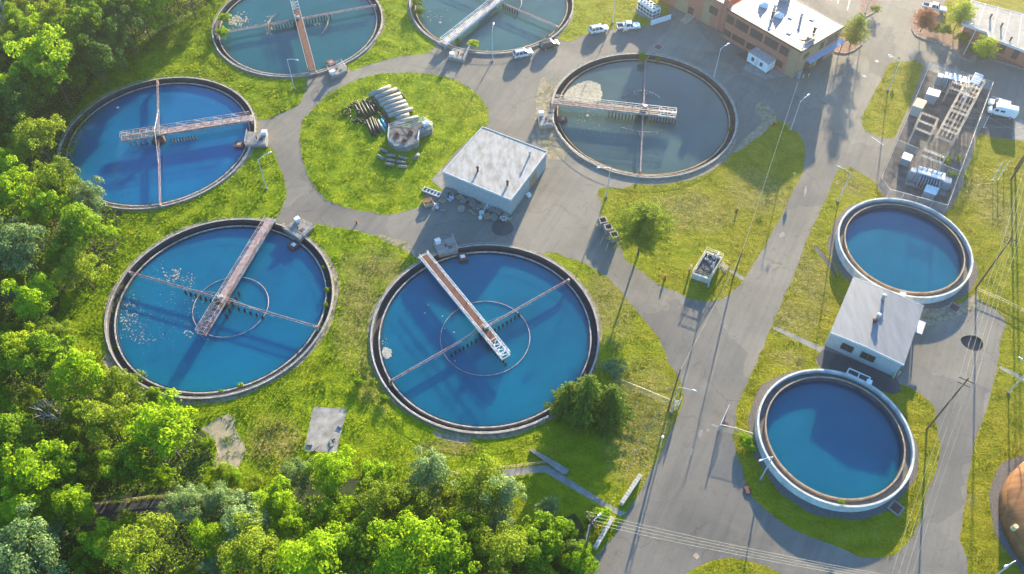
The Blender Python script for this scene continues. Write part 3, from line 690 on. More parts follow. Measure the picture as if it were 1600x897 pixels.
# grey shed
h = 4.7; Q = [V3(*p, h) for p in ((754, 198.5), (855, 237), (798.2, 312), (692, 268))]
B1 = thing('pump_house', 'square grey ribbed metal shed with a stained white flat roof', 'building', (Q[3].x, Q[3].y, 0))
b = MB(); b.prism([tuple(p[:2]) for p in inset(Q, -.15)], 0, h - .3)
for i in range(4):
    a_, c_ = outw([Vector((p.x, p.y, 0)) for p in inset(Q, -.15)], *[Vector((p.x, p.y, 0)) for p in (inset(Q, -.15)[i], inset(Q, -.15)[(i + 1) % 4])])
    n = int((c_ - a_).length / .42)
    for j in range(n): quad_wall(b, lerp(a_, c_, (j + .3) / n), lerp(a_, c_, (j + .6) / n), .02, h - .45, .0, .05)
b.build('wall', 'shed_wall', B1)
b = MB(); b.prism([tuple(p[:2]) for p in Q], h - .3, h); rf = b.build('roof', 'membrane', B1)
b = MB()
for i in range(4): b.bar(inset(Q, .04)[i] + Vector((0, 0, -.12)), inset(Q, .04)[(i + 1) % 4] + Vector((0, 0, -.12)), .14, .42)
b.build('roof_edge', 'trim', rf)
vent(rf, 746.5, 268, h, 1.2, .22, 'dark_steel'); vent(rf, 827.5, 243.5, h, 1.1, .2); vent(rf, 793, 289, h, 1.0, .22, 'dark_steel')
a_, c_ = outw([Vector((p.x, p.y, 0)) for p in Q], Vector((Q[1].x, Q[1].y, 0)), Vector((Q[2].x, Q[2].y, 0)))
b = MB(); quad_wall(b, lerp(a_, c_, .53), lerp(a_, c_, .72), 0, 3.0, -.13, .1); b.build('roller_door', 'tan_panel', B1)
b = MB(); p = lerp(a_, c_, .40); b.box((p.x + .7, p.y - .3, .6), (.8, .8, .7), .6); b.build('air_conditioner', 'white_paint', B1)

# pale roofed shed between the two raised tanks
h = 4.5; Q = [V3(*p, h) for p in ((1333, 433), (1443.5, 478.5), (1412.7, 570), (1297.7, 519))]
B2 = thing('filter_building', 'pale ribbed building with light metal roof between the two white rimmed tanks', 'building', (Q[3].x, Q[3].y, 0))
q = inset(Q, -.35); b = MB(); b.prism([tuple(p[:2]) for p in q], 0, h - .3)
for i in range(4):
    a_, c_ = outw([Vector((p.x, p.y, 0)) for p in q], *[Vector((p.x, p.y, 0)) for p in (q[i], q[(i + 1) % 4])]); n = int((c_ - a_).length / .42)
    for j in range(n): quad_wall(b, lerp(a_, c_, (j + .3) / n), lerp(a_, c_, (j + .6) / n), .02, h - .45, .0, .04)
b.build('wall', 'shed_wall', B2)
m1 = (Q[0] + Q[1]) / 2 + Vector((0, 0, .35)); m2 = (Q[2] + Q[3]) / 2 + Vector((0, 0, .35))
b = MB()
for side in ((Q[0], m1, m2, Q[3]), (m1, Q[1], Q[2], m2)): b.hexa([tuple(p - Vector((0, 0, .25))) for p in side], [tuple(p) for p in side])
rf = b.build('roof', 'metal_roof', B2)
for pair in (((Q[3], m2), (m2, Q[2])), ((Q[0], m1), (m1, Q[1]))):
    b = MB()
    for s_ in pair: b.bar(s_[0] + Vector((0, 0, -.2)), s_[1] + Vector((0, 0, -.2)), .12, .45)
    b.build('fascia', 'trim', rf)
vent(rf, 1379.5, 467, h + .3, 1.0, .3); vent(rf, 1371, 497, h + .3, 1.0, .3); vent(rf, 1366, 503, h + .3, .6, .3, 'rust')
a_, c_ = outw([Vector((p.x, p.y, 0)) for p in q], Vector((q[3].x, q[3].y, 0)), Vector((q[2].x, q[2].y, 0)))
for t0, t1 in ((.19, .36), (.47, .67)):
    b = MB(); quad_wall(b, lerp(a_, c_, t0), lerp(a_, c_, t1), 1.25, 3.0, .05, .05); wf = b.build('window', 'window_brown', B2)
    b = MB()
    for f0, f1 in ((.04, .47), (.53, .96)): quad_wall(b, lerp(a_, c_, lerp(t0, t1, f0)), lerp(a_, c_, lerp(t0, t1, f1)), 1.4, 2.85, .10, .02)
    b.build('pane', 'glass', wf)
b = MB(); p = V3(1438, 511, 2.6); an = math.atan2(Q[2].y - Q[1].y, Q[2].x - Q[1].x); b.box((p.x, p.y, 2.55), (3.0, 1.3, .1), an); b.build('door_canopy', 'trim', B2)
b = MB(); p = V3(1433, 517, 1); b.box((p.x - .25, p.y, 1.05), (1.1, .12, 2.1), an); b.build('door', 'tan_panel', B2)

# brick building
h = 7.9; C0 = V3(1253, 80.3, h); E0 = V3(1319.3, 40.7, h); A0 = V3(1136.6, 13.5, h); D0 = E0 + (A0 - C0)
Q = [C0, E0, D0, A0]
B3 = thing('brick_building', 'two storey red brick and tan office with grey flat roof at the top', 'building', (C0.x, C0.y, 0))
q = inset(Q, -.3); b = MB(); b.prism([tuple(p[:2]) for p in q], 0, h - .35); b.build('wall', 'brick', B3)
b = MB(); b.prism([tuple(p[:2]) for p in Q], h - .3, h - .02); rf = b.build('roof', 'seam_roof', B3)
b = MB()
for i in range(4): b.bar(Q[i] + Vector((0, 0, -.18)), Q[(i + 1) % 4] + Vector((0, 0, -.18)), .2, .42)
b.build('roof_edge', 'dark_trim', rf)
b = MB(); ax = (A0 - C0); ay = (E0 - C0)
for i in range(1, 26):
    p = C0 + ax * (i / 26); b.bar(p + ay * .01 + Vector((0, 0, .0)), p + ay * .99, .05, .05)
b.build('roof_seam', 'seam_roof', rf)
g0 = [Vector((p.x, p.y, 0)) for p in q]
a_, c_ = outw(g0, g0[3], g0[0])
if (a_ - g0[3]).length > 1: T_ = lambda t: lerp(c_, a_, t)
else: T_ = lambda t: lerp(a_, c_, t)
def wp(t0, t1, z0, z1, off, mat, name, parent, th=.06, T_=None):
    b = MB(); p0, p1 = T_(t0), T_(t1); p0, p1 = outw(g0, p0, p1); quad_wall(b, p0, p1, z0, z1, off, th); return b.build(name, mat, parent)
for (t0, t1) in ((.005, .11), (.13, .31), (.34, .51), (.54, .72), (.75, .86)):
    w_ = wp(t0, t1, 4.4, 6.6, .02, 'dark_trim', 'window', B3, T_=T_); wp(t0 + .006, t1 - .006, 4.55, 6.45, .09, 'glass', 'pane', w_, .02, T_=T_)
for (t0, t1) in ((.005, .11), (.13, .31), (.34, .51), (.54, .68), (.71, .84)):
    w_ = wp(t0, t1, .9, 2.5, .02, 'dark_trim', 'window', B3, T_=T_); wp(t0 + .006, t1 - .006, 1.05, 2.35, .09, 'glass', 'pane', w_, .02, T_=T_)
wp(.885, 1.0, .05, h - .6, .03, 'tan_panel', 'corner_panel', B3, .05, T_=T_)
a2, c2 = g0[0], g0[1]; T2 = lambda t: lerp(a2, c2, t)
wp(0, 1, .05, h - .6, .03, 'tan_panel', 'corner_panel', B3, .05, T_=T2)
for t0, t1, z0, z1 in ((.5, .6, 4.6, 6.6), (.66, .92, 4.6, 6.6), (.12, .24, 4.6, 6.0)):
    w_ = wp(t0, t1, z0, z1, .09, 'dark_trim', 'window', B3, T_=T2); wp(t0 + .01, t1 - .01, z0 + .12, z1 - .12, .16, 'glass', 'pane', w_, .02, T_=T2)
for t0, t1 in ((.22, .38), (.55, .72)):
    w_ = wp(t0, t1, .0, 2.9, .09, 'dark_trim', 'entrance_door', B3, T_=T2)
cq = [V3(*p, 3.5) for p in ((1260, 93), (1265.5, 99), (1321, 65.5), (1314, 60.5))]
b = MB(); b.hexa([tuple(p - Vector((0, 0, .18))) for p in cq], [tuple(p + Vector((0, 0, .25 if i in (0, 3) else 0))) for i, p in enumerate(cq)]); cn = b.build('canopy', 'blue_trim', B3)
b = MB()
for i in (1, 2): b.cyl(lerp(cq[i], cq[3 - i], .08) - Vector((0, 0, .1)), Vector((lerp(cq[i], cq[3 - i], .08).x, lerp(cq[i], cq[3 - i], .08).y, 0)), .1)
b.build('canopy_post', 'dark_trim', cn)
def roofbox(u, v, sx, sy, sz, mat, name, rz=-.6, top=None):
    p = V3(u, v, h); b = MB(); b.box((p.x, p.y, h + sz / 2 - .02), (sx, sy, sz), rz)
    if top == 'pyr':
        co, si = math.cos(rz), math.sin(rz); k = [(a * co - c * si, a * si + c * co) for a, c in ((-sx / 2, -sy / 2), (sx / 2, -sy / 2), (sx / 2, sy / 2), (-sx / 2, sy / 2))]
        b.add([(p.x + a, p.y + c, h + sz) for a, c in k] + [(p.x, p.y, h + sz + .7)], [(0, 1, 4), (1, 2, 4), (2, 3, 4), (3, 0, 4)])
    return b.build(name, mat, rf)
for u, v in ((1193, 9), (1217, 25)): roofbox(u, v, 1.8, 1.6, .4, 'white_paint', 'skylight', top='pyr')
for u, v in ((1235, 27), (1269, 30), (1233, 51)): roofbox(u, v, 1.0, 1.0, .15, 'trim', 'roof_hatch')
for u, v, m_ in ((1210, 14, 'galv'), (1207, 25, 'rust'), (1252, 27, 'galv'), (1272, 50, 'dark_steel')): vent(rf, u, v, h, 1.0, .3, m_)
roofbox(1266, 61, 1.8, 1.0, .7, 'galv_rusty', 'air_handler'); roofbox(1226, 0, 2.4, 1.6, 1.2, 'transformer', 'air_handler')
b = MB()
for (u, v), (u2, v2) in (((1256, 69), (1272, 60)), ((1262, 56), (1274, 52)), ((1256, 69), (1262, 56)), ((1272, 60), (1274, 52))):
    A, B = V3(u, v, h + .9), V3(u2, v2, h + .9); b.cyl(A, B, .04, n=5); b.cyl((A.x, A.y, h), A, .04, n=5)
b.build('roof_rail', 'yellow_paint', rf)
p = V3(1255, 74, h); b = MB(); b.cyl(p, p + Vector((0, 0, 2.0)), .05); b.m = 1; b.cyl(p + Vector((0, 0, 1.9)), p + Vector((-1.3, .25, 1.85)), .24, .12, 10)
b.top('wind_sock', ['galv', 'red_paint'], 'small red wind sock on a pole at the roof corner of the brick building', 'wind sock')
# tall pier and the left wing
b = MB(); p0 = V3(1124.6, 48, 0); pp = [G(1121, 46.5), G(1129, 50.5), G(1138, 40), G(1130, 36)]; b.prism([tuple(p[:2]) for p in pp], 0, 8.9); b.build('brick_pier', 'brick', B3)
base = [G(1030, -1), G(1120.5, 47)]; d = (base[1] - base[0]); nrm = Vector((-d.y, d.x, 0)).normalized()
W3 = [base[0], base[1], base[1] + nrm * 14, base[0] + nrm * 14]
b = MB(); b.prism([tuple(p[:2]) for p in W3], 0, 7.4); wg = b.build('left_wing', 'brick', B3)
b = MB(); b.prism([tuple(p[:2]) for p in inset(W3, .25)], 7.41, 7.75); b.build('wing_roof', 'seam_roof', wg)
g1 = [Vector(p) for p in W3]
def wing(t0, t1, z0, z1, mat, name, off=.02):
    b = MB(); p0, p1 = outw(g1, lerp(base[0], base[1], t0), lerp(base[0], base[1], t1)); quad_wall(b, p0, p1, z0, z1, off, .06); return b.build(name, mat, wg)
wing(.28, .48, .02, 7.2, 'tan_panel', 'tan_panel'); wing(.72, .86, .02, 7.2, 'tan_panel', 'tan_panel')
wing(.50, .58, .02, 2.4, 'dark_trim', 'door'); wing(.82, .95, 3.6, 5.6, 'glass', 'window', .1); wing(.30, .42, 3.6, 5.4, 'glass', 'window', .1)
b = MB(); a1 = lerp(base[0], base[1], .50) ; nn = -nrm; b.hexa([tuple((a1 + nn * .1)[:2]) + (0,), tuple((a1 + nn * 3.5 + d.normalized() * .2)[:2]) + (0,), tuple((a1 + nn * 3.5 + d.normalized() * 2.4)[:2]) + (0,), tuple((a1 + nn * .1 + d.normalized() * 2.2)[:2]) + (0,)],
    [tuple((a1 + nn * .1)[:2]) + (.5,), tuple((a1 + nn * 3.5 + d.normalized() * .2)[:2]) + (.06,), tuple((a1 + nn * 3.5 + d.normalized() * 2.4)[:2]) + (.06,), tuple((a1 + nn * .1 + d.normalized() * 2.2)[:2]) + (.5,)]); b.build('door_ramp', 'pale_wood', wg)

# low building top right
h = 4.2; Q = [V3(*p, h) for p in ((1518, 1), (1503, 36.5), (1542, 50), (1545, 57), (1650, 98), (1700, 50))]
B4 = thing('low_building', 'low brown brick building with pale gravel roof in the top right corner', 'building', (Q[1].x, Q[1].y, 0))
b = MB(); b.prism([tuple(p[:2]) for p in Q], h - .55, h); rf = b.build('roof', 'gravel_roof', B4)
b = MB()
for i in range(6): b.bar(Q[i] + Vector((0, 0, -.25)), Q[(i + 1) % 6] + Vector((0, 0, -.25)), .16, .62)
b.build('fascia', 'trim', rf)
b = MB()
for u, v, u2, v2 in ((1540, 5, 1527, 43), (1560, 10, 1550, 52), (1580, 18, 1568, 64), (1597, 22, 1590, 72)): b.bar(V3(u, v, h + .02), V3(u2, v2, h + .02), .12, .06)
b.build('roof_seam', 'trim', rf)
for u, v in ((1564, 42), (1578, 64), (1547, 28)): vent(rf, u, v, h, .9, .2, 'dark_steel')
q = inset(Q, -.9); b = MB(); b.prism([tuple(p[:2]) for p in q], 0, h - .6); b.build('wall', 'brick', B4)
A, B = Vector((q[3].x, q[3].y, 0)), Vector((q[4].x, q[4].y, 0))
for t0 in (.20, .42, .64, .84):
    b = MB(); a_, c_ = outw([Vector((p.x, p.y, 0)) for p in q], lerp(A, B, t0), lerp(A, B, t0 + .09)); quad_wall(b, a_, c_, .9, 3.3, .02, .06); w_ = b.build('window', 'dark_trim', B4)
    b = MB(); quad_wall(b, lerp(a_, c_, .06), lerp(a_, c_, .94), 1.05, 3.15, .09, .02); b.build('pane', 'glass', w_)

# rusty domed tank at the right edge
t = thing('rust_tank', 'huge rust orange domed steel tank cut by the right edge', 'tank', (DOME[0], DOME[1], 0))
b = MB(); b.smooth = True; c = Vector((*DOME, 0)); b.lathe([(RD - .1, 0), (RD, 0), (RD, 3.0), (RD - .1, 3.0)], c, 120); b.build('shell', 'rust_dome', t)
b = MB(); b.smooth = True; b.lathe([(RD * math.cos(x_), 3.0 + 2.2 * math.sin(x_)) for x_ in np.linspace(0, 1.5, 14)] + [(.05, 5.2), (.05, 2.9), (RD, 2.9)], c, 120); dm = b.build('dome', 'rust_dome', t)
p = V3(1585.5, 824, 4.0); b = MB(); b.cyl(p - Vector((0, 0, .6)), p + Vector((0, 0, .5)), .38, n=16); b.build('hatch', 'pale_yellow', dm)

# site trailer, chiller, barrier
pt = [G(1166, 96), G(1196.5, 115.5), G(1208.5, 107), G(1178, 88.5)]
t = thing('site_trailer', 'small white office trailer beside the brick building', 'trailer', pt[0])
b = MB(); b.prism([tuple(p[:2]) for p in pt], .25, 2.7); b.build('body', 'white_paint', t)
b = MB(); b.prism([tuple(p[:2]) for p in inset(pt, .12)], 2.71, 2.82)
for i in range(1, 12): A_, B_ = lerp(pt[0], pt[1], i / 12), lerp(pt[3], pt[2], i / 12); b.bar((A_.x, A_.y, 2.84), (B_.x, B_.y, 2.84), .06, .05)
b.build('roof', 'galv', t)
for t0 in (.2, .62):
    a_, c_ = outw(pt, lerp(pt[0], pt[1], t0), lerp(pt[0], pt[1], t0 + .13)); b = MB(); quad_wall(b, a_, c_, 1.1, 2.1, .02, .05); b.build('window', 'window_brown', t)
a_, c_ = outw(pt, lerp(pt[0], pt[1], .40), lerp(pt[0], pt[1], .53)); b = MB(); quad_wall(b, a_, c_, .3, 2.3, .02, .04); b.build('door', 'trim', t)
b = MB()
for p in inset(pt, -.4): b.box((p.x, p.y, .12), (.4, .4, .24))
b.build('support_block', 'dark_steel', t)

pt = [G(995, 14), G(1018.4, 30), G(1030.4, 24.5), G(1007, 8)]
t = thing('chiller', 'white framed air chiller with rows of round fans on top', 'chiller', pt[0])
b = MB(); b.prism([tuple(p[:2]) for p in inset(pt, -.15)], .3, 2.0); b.build('coil_body', 'dark_concrete', t)
b = MB()
for z in (.2, 1.2, 2.1):
    for i in range(4): b.bar((pt[i].x, pt[i].y, z), (pt[(i + 1) % 4].x, pt[(i + 1) % 4].y, z), .14)
for i in range(4):
    for j in range(5 if i % 2 == 0 else 2): p = lerp(pt[i], pt[(i + 1) % 4], j / (5 if i % 2 == 0 else 2)); b.bar((p.x, p.y, 0), (p.x, p.y, 2.15), .12)
b.prism([tuple(p[:2]) for p in pt], 2.17, 2.3); b.build('frame', 'white_paint', t)
for i in range(5):
    for j in range(2):
        p = lerp(lerp(pt[0], pt[1], (i + .5) / 5), lerp(pt[3], pt[2], (i + .5) / 5), .27 + .46 * j); b = MB(); b.lathe([(.42, 0), (.5, 0), (.5, .3), (.42, .3)], (p.x, p.y, 2.31), 16)
        b.m = 1; b.cyl((p.x, p.y, 2.31), (p.x, p.y, 2.42), .42, n=16); b.build('fan', ['white_paint', 'dark_steel'], t)
A, B = G(1016.5, 39), G(1047.5, 29); b = MB(); b.bar(A + Vector((0, 0, .6)), B + Vector((0, 0, .6)), .3, 1.2); b.bar(A + Vector((0, 0, .1)), B + Vector((0, 0, .1)), .55, .2)
b.top('concrete_barrier', 'white_paint', 'low white barrier wall between the chiller and the road', 'barrier')

# ------------------------------------------------------------------ lined pit in the drive
pit = HOLES[-1]
b = MB(); n = len(pit)
b.add([(p[0], p[1], 0) for p in pit] + [(SINK.x + (p[0] - SINK.x) * .93, SINK.y + (p[1] - SINK.y) * .93, -.9) for p in pit], [(i, n + i, n + (i + 1) % n, (i + 1) % n) for i in range(n)])
b.m = 1; b.add([(SINK.x + (p[0] - SINK.x) * .96, SINK.y + (p[1] - SINK.y) * .96, -.55) for p in pit], [tuple(range(n))])
b.top('sink_hole', ['rust', 'asphalt_dark'], 'dark pointed hole broken into the asphalt drive right of the pale roofed building', 'hole', origin=(SINK.x, SINK.y, -.9))

# ------------------------------------------------------------------ substation
A_, B_, C_, D_, E_ = G(1449, 109), G(1371.5, 290), G(1384, 308), G(1474, 333), G(1545, 141)
def fence(name, pts, hh, label, closed=False, post=3.0, mat='galv', rails=(1.0,), mesh=True, pr=.05, group=None):
    t = thing(name, label, 'fence', pts[0], 0, group)
    segs = list(zip(pts, pts[1:] + (pts[:1] if closed else [])))
    if mesh:
        b = MB()
        for p, q in segs: b.add([(p.x, p.y, .05), (q.x, q.y, .05), (q.x, q.y, hh), (p.x, p.y, hh)], [(0, 1, 2, 3)])
        b.build('mesh', 'chain_link', t)
    b = MB()
    for p, q in segs:
        for f in rails: b.cyl((p.x, p.y, hh * f), (q.x, q.y, hh * f), pr * .8, n=5)
    b.build('rail', mat, t)
    for p, q in segs:
        m = max(1, round((q - p).length / post))
        for i in range(m):
            r_ = lerp(p, q, i / m); b = MB(); b.cyl((r_.x, r_.y, 0), (r_.x, r_.y, hh + .1), pr, n=6); b.build('post', mat, t)
    if not closed: r_ = pts[-1]; b = MB(); b.cyl((r_.x, r_.y, 0), (r_.x, r_.y, hh + .1), pr, n=6); b.build('post', mat, t)
    return t
fence('chain_link_fence', [A_, B_, C_, D_, E_], 2.4, 'tall chain link fence enclosing the electrical substation yard', True, 3.2, rails=(1.0,), pr=.045)
fence('chain_link_fence', [G(1399, 229), G(1430, 242)], 1.9, 'short inner chain link fence left of the lower substation gantry', post=2.5)
fence('chain_link_fence', [G(1463, 265), G(1494, 277)], 1.9, 'short inner chain link fence right of the lower substation gantry', post=2.5)
def skew_box(name, mat, base, z0, z1, label=None, cat=None, parent=None, roof=None, over=.1):
    b = MB(); b.prism([tuple(p[:2]) for p in base], z0, z1)
    return b
def rectp(u0, v0, u1, v1, u2, v2, z=0):
    """ground rectangle from three corners"""
    a, b_, c_ = G(u0, v0, z), G(u1, v1, z), G(u2, v2, z); a.z = b_.z = c_.z = 0
    return [a, b_, c_, a + (c_ - b_)]
bp = rectp(1420, 178.6, 1434.4, 183.6, 1441, 172)
t = thing('relay_hut', 'teal relay hut with tan roof in the left part of the substation', 'hut', bp[0])
b = MB(); b.prism([tuple(p[:2]) for p in bp], 0, 2.5); b.build('wall', 'teal_box', t); b = MB(); b.prism([tuple(p[:2]) for p in inset(bp, .15)], 2.5, 2.65); b.build('roof', 'tan_roof', t)
def cabinet(base, hh, label, ribs=False, group='switch cabinets in the substation'):
    t = thing('switch_cabinet', label, 'cabinet', base[0], 0, group)
    b = MB(); b.prism([tuple(p[:2]) for p in base], .12, hh); b.build('body', 'transformer', t)
    b = MB(); b.prism([tuple(p[:2]) for p in inset(base, .12)], hh, hh + .08)
    if ribs:
        for i in range(5): p, q = lerp(base[0], base[3], (i + .5) / 5), lerp(base[1], base[2], (i + .5) / 5); b.bar((p.x, p.y, hh + .12), (q.x, q.y, hh + .12), .22, .12)
    b.build('roof', 'white_paint', t)
    b = MB(); q = inset(base, -.1)
    for p in q: b.box((p.x, p.y, .06), (.18, .18, .12))
    b.build('foot', 'dark_steel', t)
cabinet(rectp(1441, 160, 1459, 165, 1463, 156), 2.5, 'blue grey cabinet with white lip in the upper left of the substation')
cabinet(rectp(1508, 143, 1521, 148, 1529, 133), 2.7, 'blue grey cabinet with white ribbed roof at the top right of the substation', True)
cabinet(rectp(1498, 162, 1503, 165, 1508, 158), 2.0, 'small blue grey cabinet in the middle right of the substation')
cabinet(rectp(1404, 257, 1417, 262, 1421, 253), 1.9, 'blue grey cabinet with white back edge in the lower left of the substation')
cabinet(rectp(1438, 309, 1456, 315, 1461, 305), 2.0, 'white ribbed cabinet in the lowest corner of the substation', True)
def transformer(u, v, label, rz, fins=8, mat='transformer'):
    c = G(u, v); t = thing('transformer', label, 'transformer', c, rz, 'transformers in the substation')
    M_ = W[t.name]; w2 = lambda p: M_ @ Vector(p)
    def bx(name, cc, dd, mm):
        b = MB(); x, y, z = dd; p = [w2((cc[0] + a * x / 2, cc[1] + e * y / 2, cc[2] - z / 2)) for a, e in ((-1, -1), (1, -1), (1, 1), (-1, 1))]
        q = [w2((cc[0] + a * x / 2, cc[1] + e * y / 2, cc[2] + z / 2)) for a, e in ((-1, -1), (1, -1), (1, 1), (-1, 1))]; b.hexa(p, q); return b.build(name, mm, t)
    bx('tank_body', (0, 0, 1.6), (5.2, 2.0, 2.6), mat); bx('top_cover', (0, 0, 2.95), (5.4, 2.2, .1), 'lamp_steel')
    bx('control_box', (-3.4, 0, 1.4), (1.2, 1.6, 2.2), mat); bx('control_box', (3.5, 0, 1.4), (1.5, 1.8, 2.0), mat); bx('plinth', (0, -.4, .15), (8.2, 3.8, .3), 'concrete')
    for i in range(fins): bx('radiator_fin', (-1.8 + 3.8 * i / (fins - 1), -1.75, 1.5), (.22, 1.4, 2.2), mat)
    for i in range(5):
        b = MB(); p = w2((-2.0 + i, .2, 3.0))
        for j in range(4): b.cyl(p + Vector((0, 0, j * .22)), p + Vector((0, 0, j * .22 + .12)), .17, .10, 8)
        b.cyl(p, p + Vector((0, 0, 1.0)), .05, n=6); b.build('bushing', 'porcelain', t)
    return c
transformer(1447, 286, 'large transformer with blue radiator fins in the lower substation', -.42)
transformer(1487, 137, 'large white topped transformer at the upper end of the substation', -.40)
def lat_col(b, p, hh, w_=.35, r=.05):
    r = r * .62
    p = Vector((p[0], p[1], 0)); c = [p + Vector((a * w_ / 2, e * w_ / 2, 0)) for a, e in ((-1, -1), (1, -1), (1, 1), (-1, 1))]; up = Vector((0, 0, hh))
    for q in c: b.bar(q, q + up, r * 1.5)
    n = int(hh / .8)
    for i in range(n):
        for k in range(4): b.bar(c[k] + up * (i / n), c[(k + 1) % 4] + up * ((i + 1) / n), r * .8)
def lat_beam(b, a, c, w_=.4, r=.05):
    r = r * .55
    a = Vector(a); c = Vector(c); d = (c - a); L = d.length; d.normalize(); s = Vector((-d.y, d.x, 0)) * w_ / 2; u = Vector((0, 0, w_))
    for o in (s, -s, s + u, -s + u): b.bar(a + o, c + o, r * 1.6)
    n = max(1, int(L / .7))
    for i in range(n):
        p, q = lerp(a, c, i / n), lerp(a, c, (i + 1) / n); b.bar(p + s, q + s + u, r); b.bar(p - s, q - s + u, r); b.bar(p + s, q - s, r)
g = G(1453, 232); axL = (G(1497, 150) - g); axW = (G(1478, 242) - g); nL = 6
t = thing('bus_gantry', 'long tan steel lattice bus gantry in the middle of the substation', 'gantry', g)
grid = [[g + axL * (i / nL) + axW * (j / 2) for j in range(3)] for i in range(nL + 1)]
for i in range(nL + 1):
    for j in (0, 2):
        b = MB(); lat_col(b, grid[i][j], 6.0 if i % 2 == 0 else 4.6); b.build('column', 'sub_steel', t)
for i in range(nL + 1):
    b = MB(); hs = (3.4, 5.8) if i % 2 == 0 else (4.4,)
    for z in hs: lat_beam(b, grid[i][0] + Vector((0, 0, z)), grid[i][2] + Vector((0, 0, z)), .35, .045)
    b.build('cross_beam', 'sub_steel', t)
for j in (0, 1, 2):
    b = MB()
    for z in ((2.9, 5.6) if j != 1 else (4.6,)): lat_beam(b, grid[0][j] + Vector((0, 0, z)), grid[nL][j] + Vector((0, 0, z)), .3, .04)
    b.build('long_beam', 'sub_steel', t)
for i in range(nL):
    for j in range(5):
        p = g + axL * ((i + .5) / nL) + axW * (j / 4); b = MB()
        for k in range(3): b.cyl(p + Vector((0, 0, 3.3 + k * .25)), p + Vector((0, 0, 3.42 + k * .25)), .14, .09, 7)
        b.cyl(p + Vector((0, 0, 3.2)), p + Vector((0, 0, 4.3)), .035, n=5); b.build('insulator', 'porcelain', t)
for j in range(5):
    b = MB(); p = g + axW * (j / 4); b.cyl(p + Vector((0, 0, 4.2)), p + axL + Vector((0, 0, 4.2)), .035, n=5); b.build('bus_bar', 'sub_steel', t)
def gantry(a, b_, hh, label, extra=1.6, lead=None, col='sub_steel', hb=None):
    t = thing('line_gantry', label, 'gantry', a, 0, 'small gantries in the substation')
    for p in (a, b_): b = MB(); lat_col(b, p, hh + extra, .28); b.build('column', col, t)
    b = MB(); lat_beam(b, a + Vector((0, 0, hh)), b_ + Vector((0, 0, hh)), .35, .045); lat_beam(b, a + Vector((0, 0, hh - 1.6)), b_ + Vector((0, 0, hh - 1.6)), .3, .04); b.build('cross_beam', col, t)
    for k in range(3):
        p = lerp(a, b_, (k + .75) / 3.5) + Vector((0, 0, hh)); b = MB(); e = p + lead; e.z = 3.6
        for j in range(4): f = .1 + .04 * j; b.cyl(lerp(p, e, f), lerp(p, e, f + .02), .13, n=7)
        b.cyl(p, e, .035, n=5); b.build('line_string', 'porcelain', t)
gantry(G(1428, 262), G(1461, 275), 5.2, 'silver line gantry with two tall masts above the blue finned transformer', 1.8, G(1440, 283) - G(1436, 266), 'galv')
gantry(G(1473, 158), G(1501, 168), 5.4, 'line gantry next to the white topped transformer', .6, G(1490, 137) - G(1487, 163))
a0 = G(1417, 226); 
t = thing('side_gantry', 'low tan side gantry in the left middle of the substation', 'gantry', a0)
sg = [G(1417, 226), G(1442, 236), G(1452, 212), G(1427, 202)]
for p in sg: b = MB(); lat_col(b, p, 5.0, .25, .04); b.build('column', 'sub_steel', t)
for i in range(4):
    b = MB(); lat_beam(b, sg[i] + Vector((0, 0, 4.7)), sg[(i + 1) % 4] + Vector((0, 0, 4.7)), .28, .04); b.build('cross_beam', 'sub_steel', t)
b = MB(); lat_beam(b, lerp(sg[0], sg[3], .5) + Vector((0, 0, 4.7)), lerp(sg[1], sg[2], .5) + Vector((0, 0, 4.7)), .28, .04); b.build('cross_beam', 'sub_steel', t)
# low shrubs of weeds are added with the plants

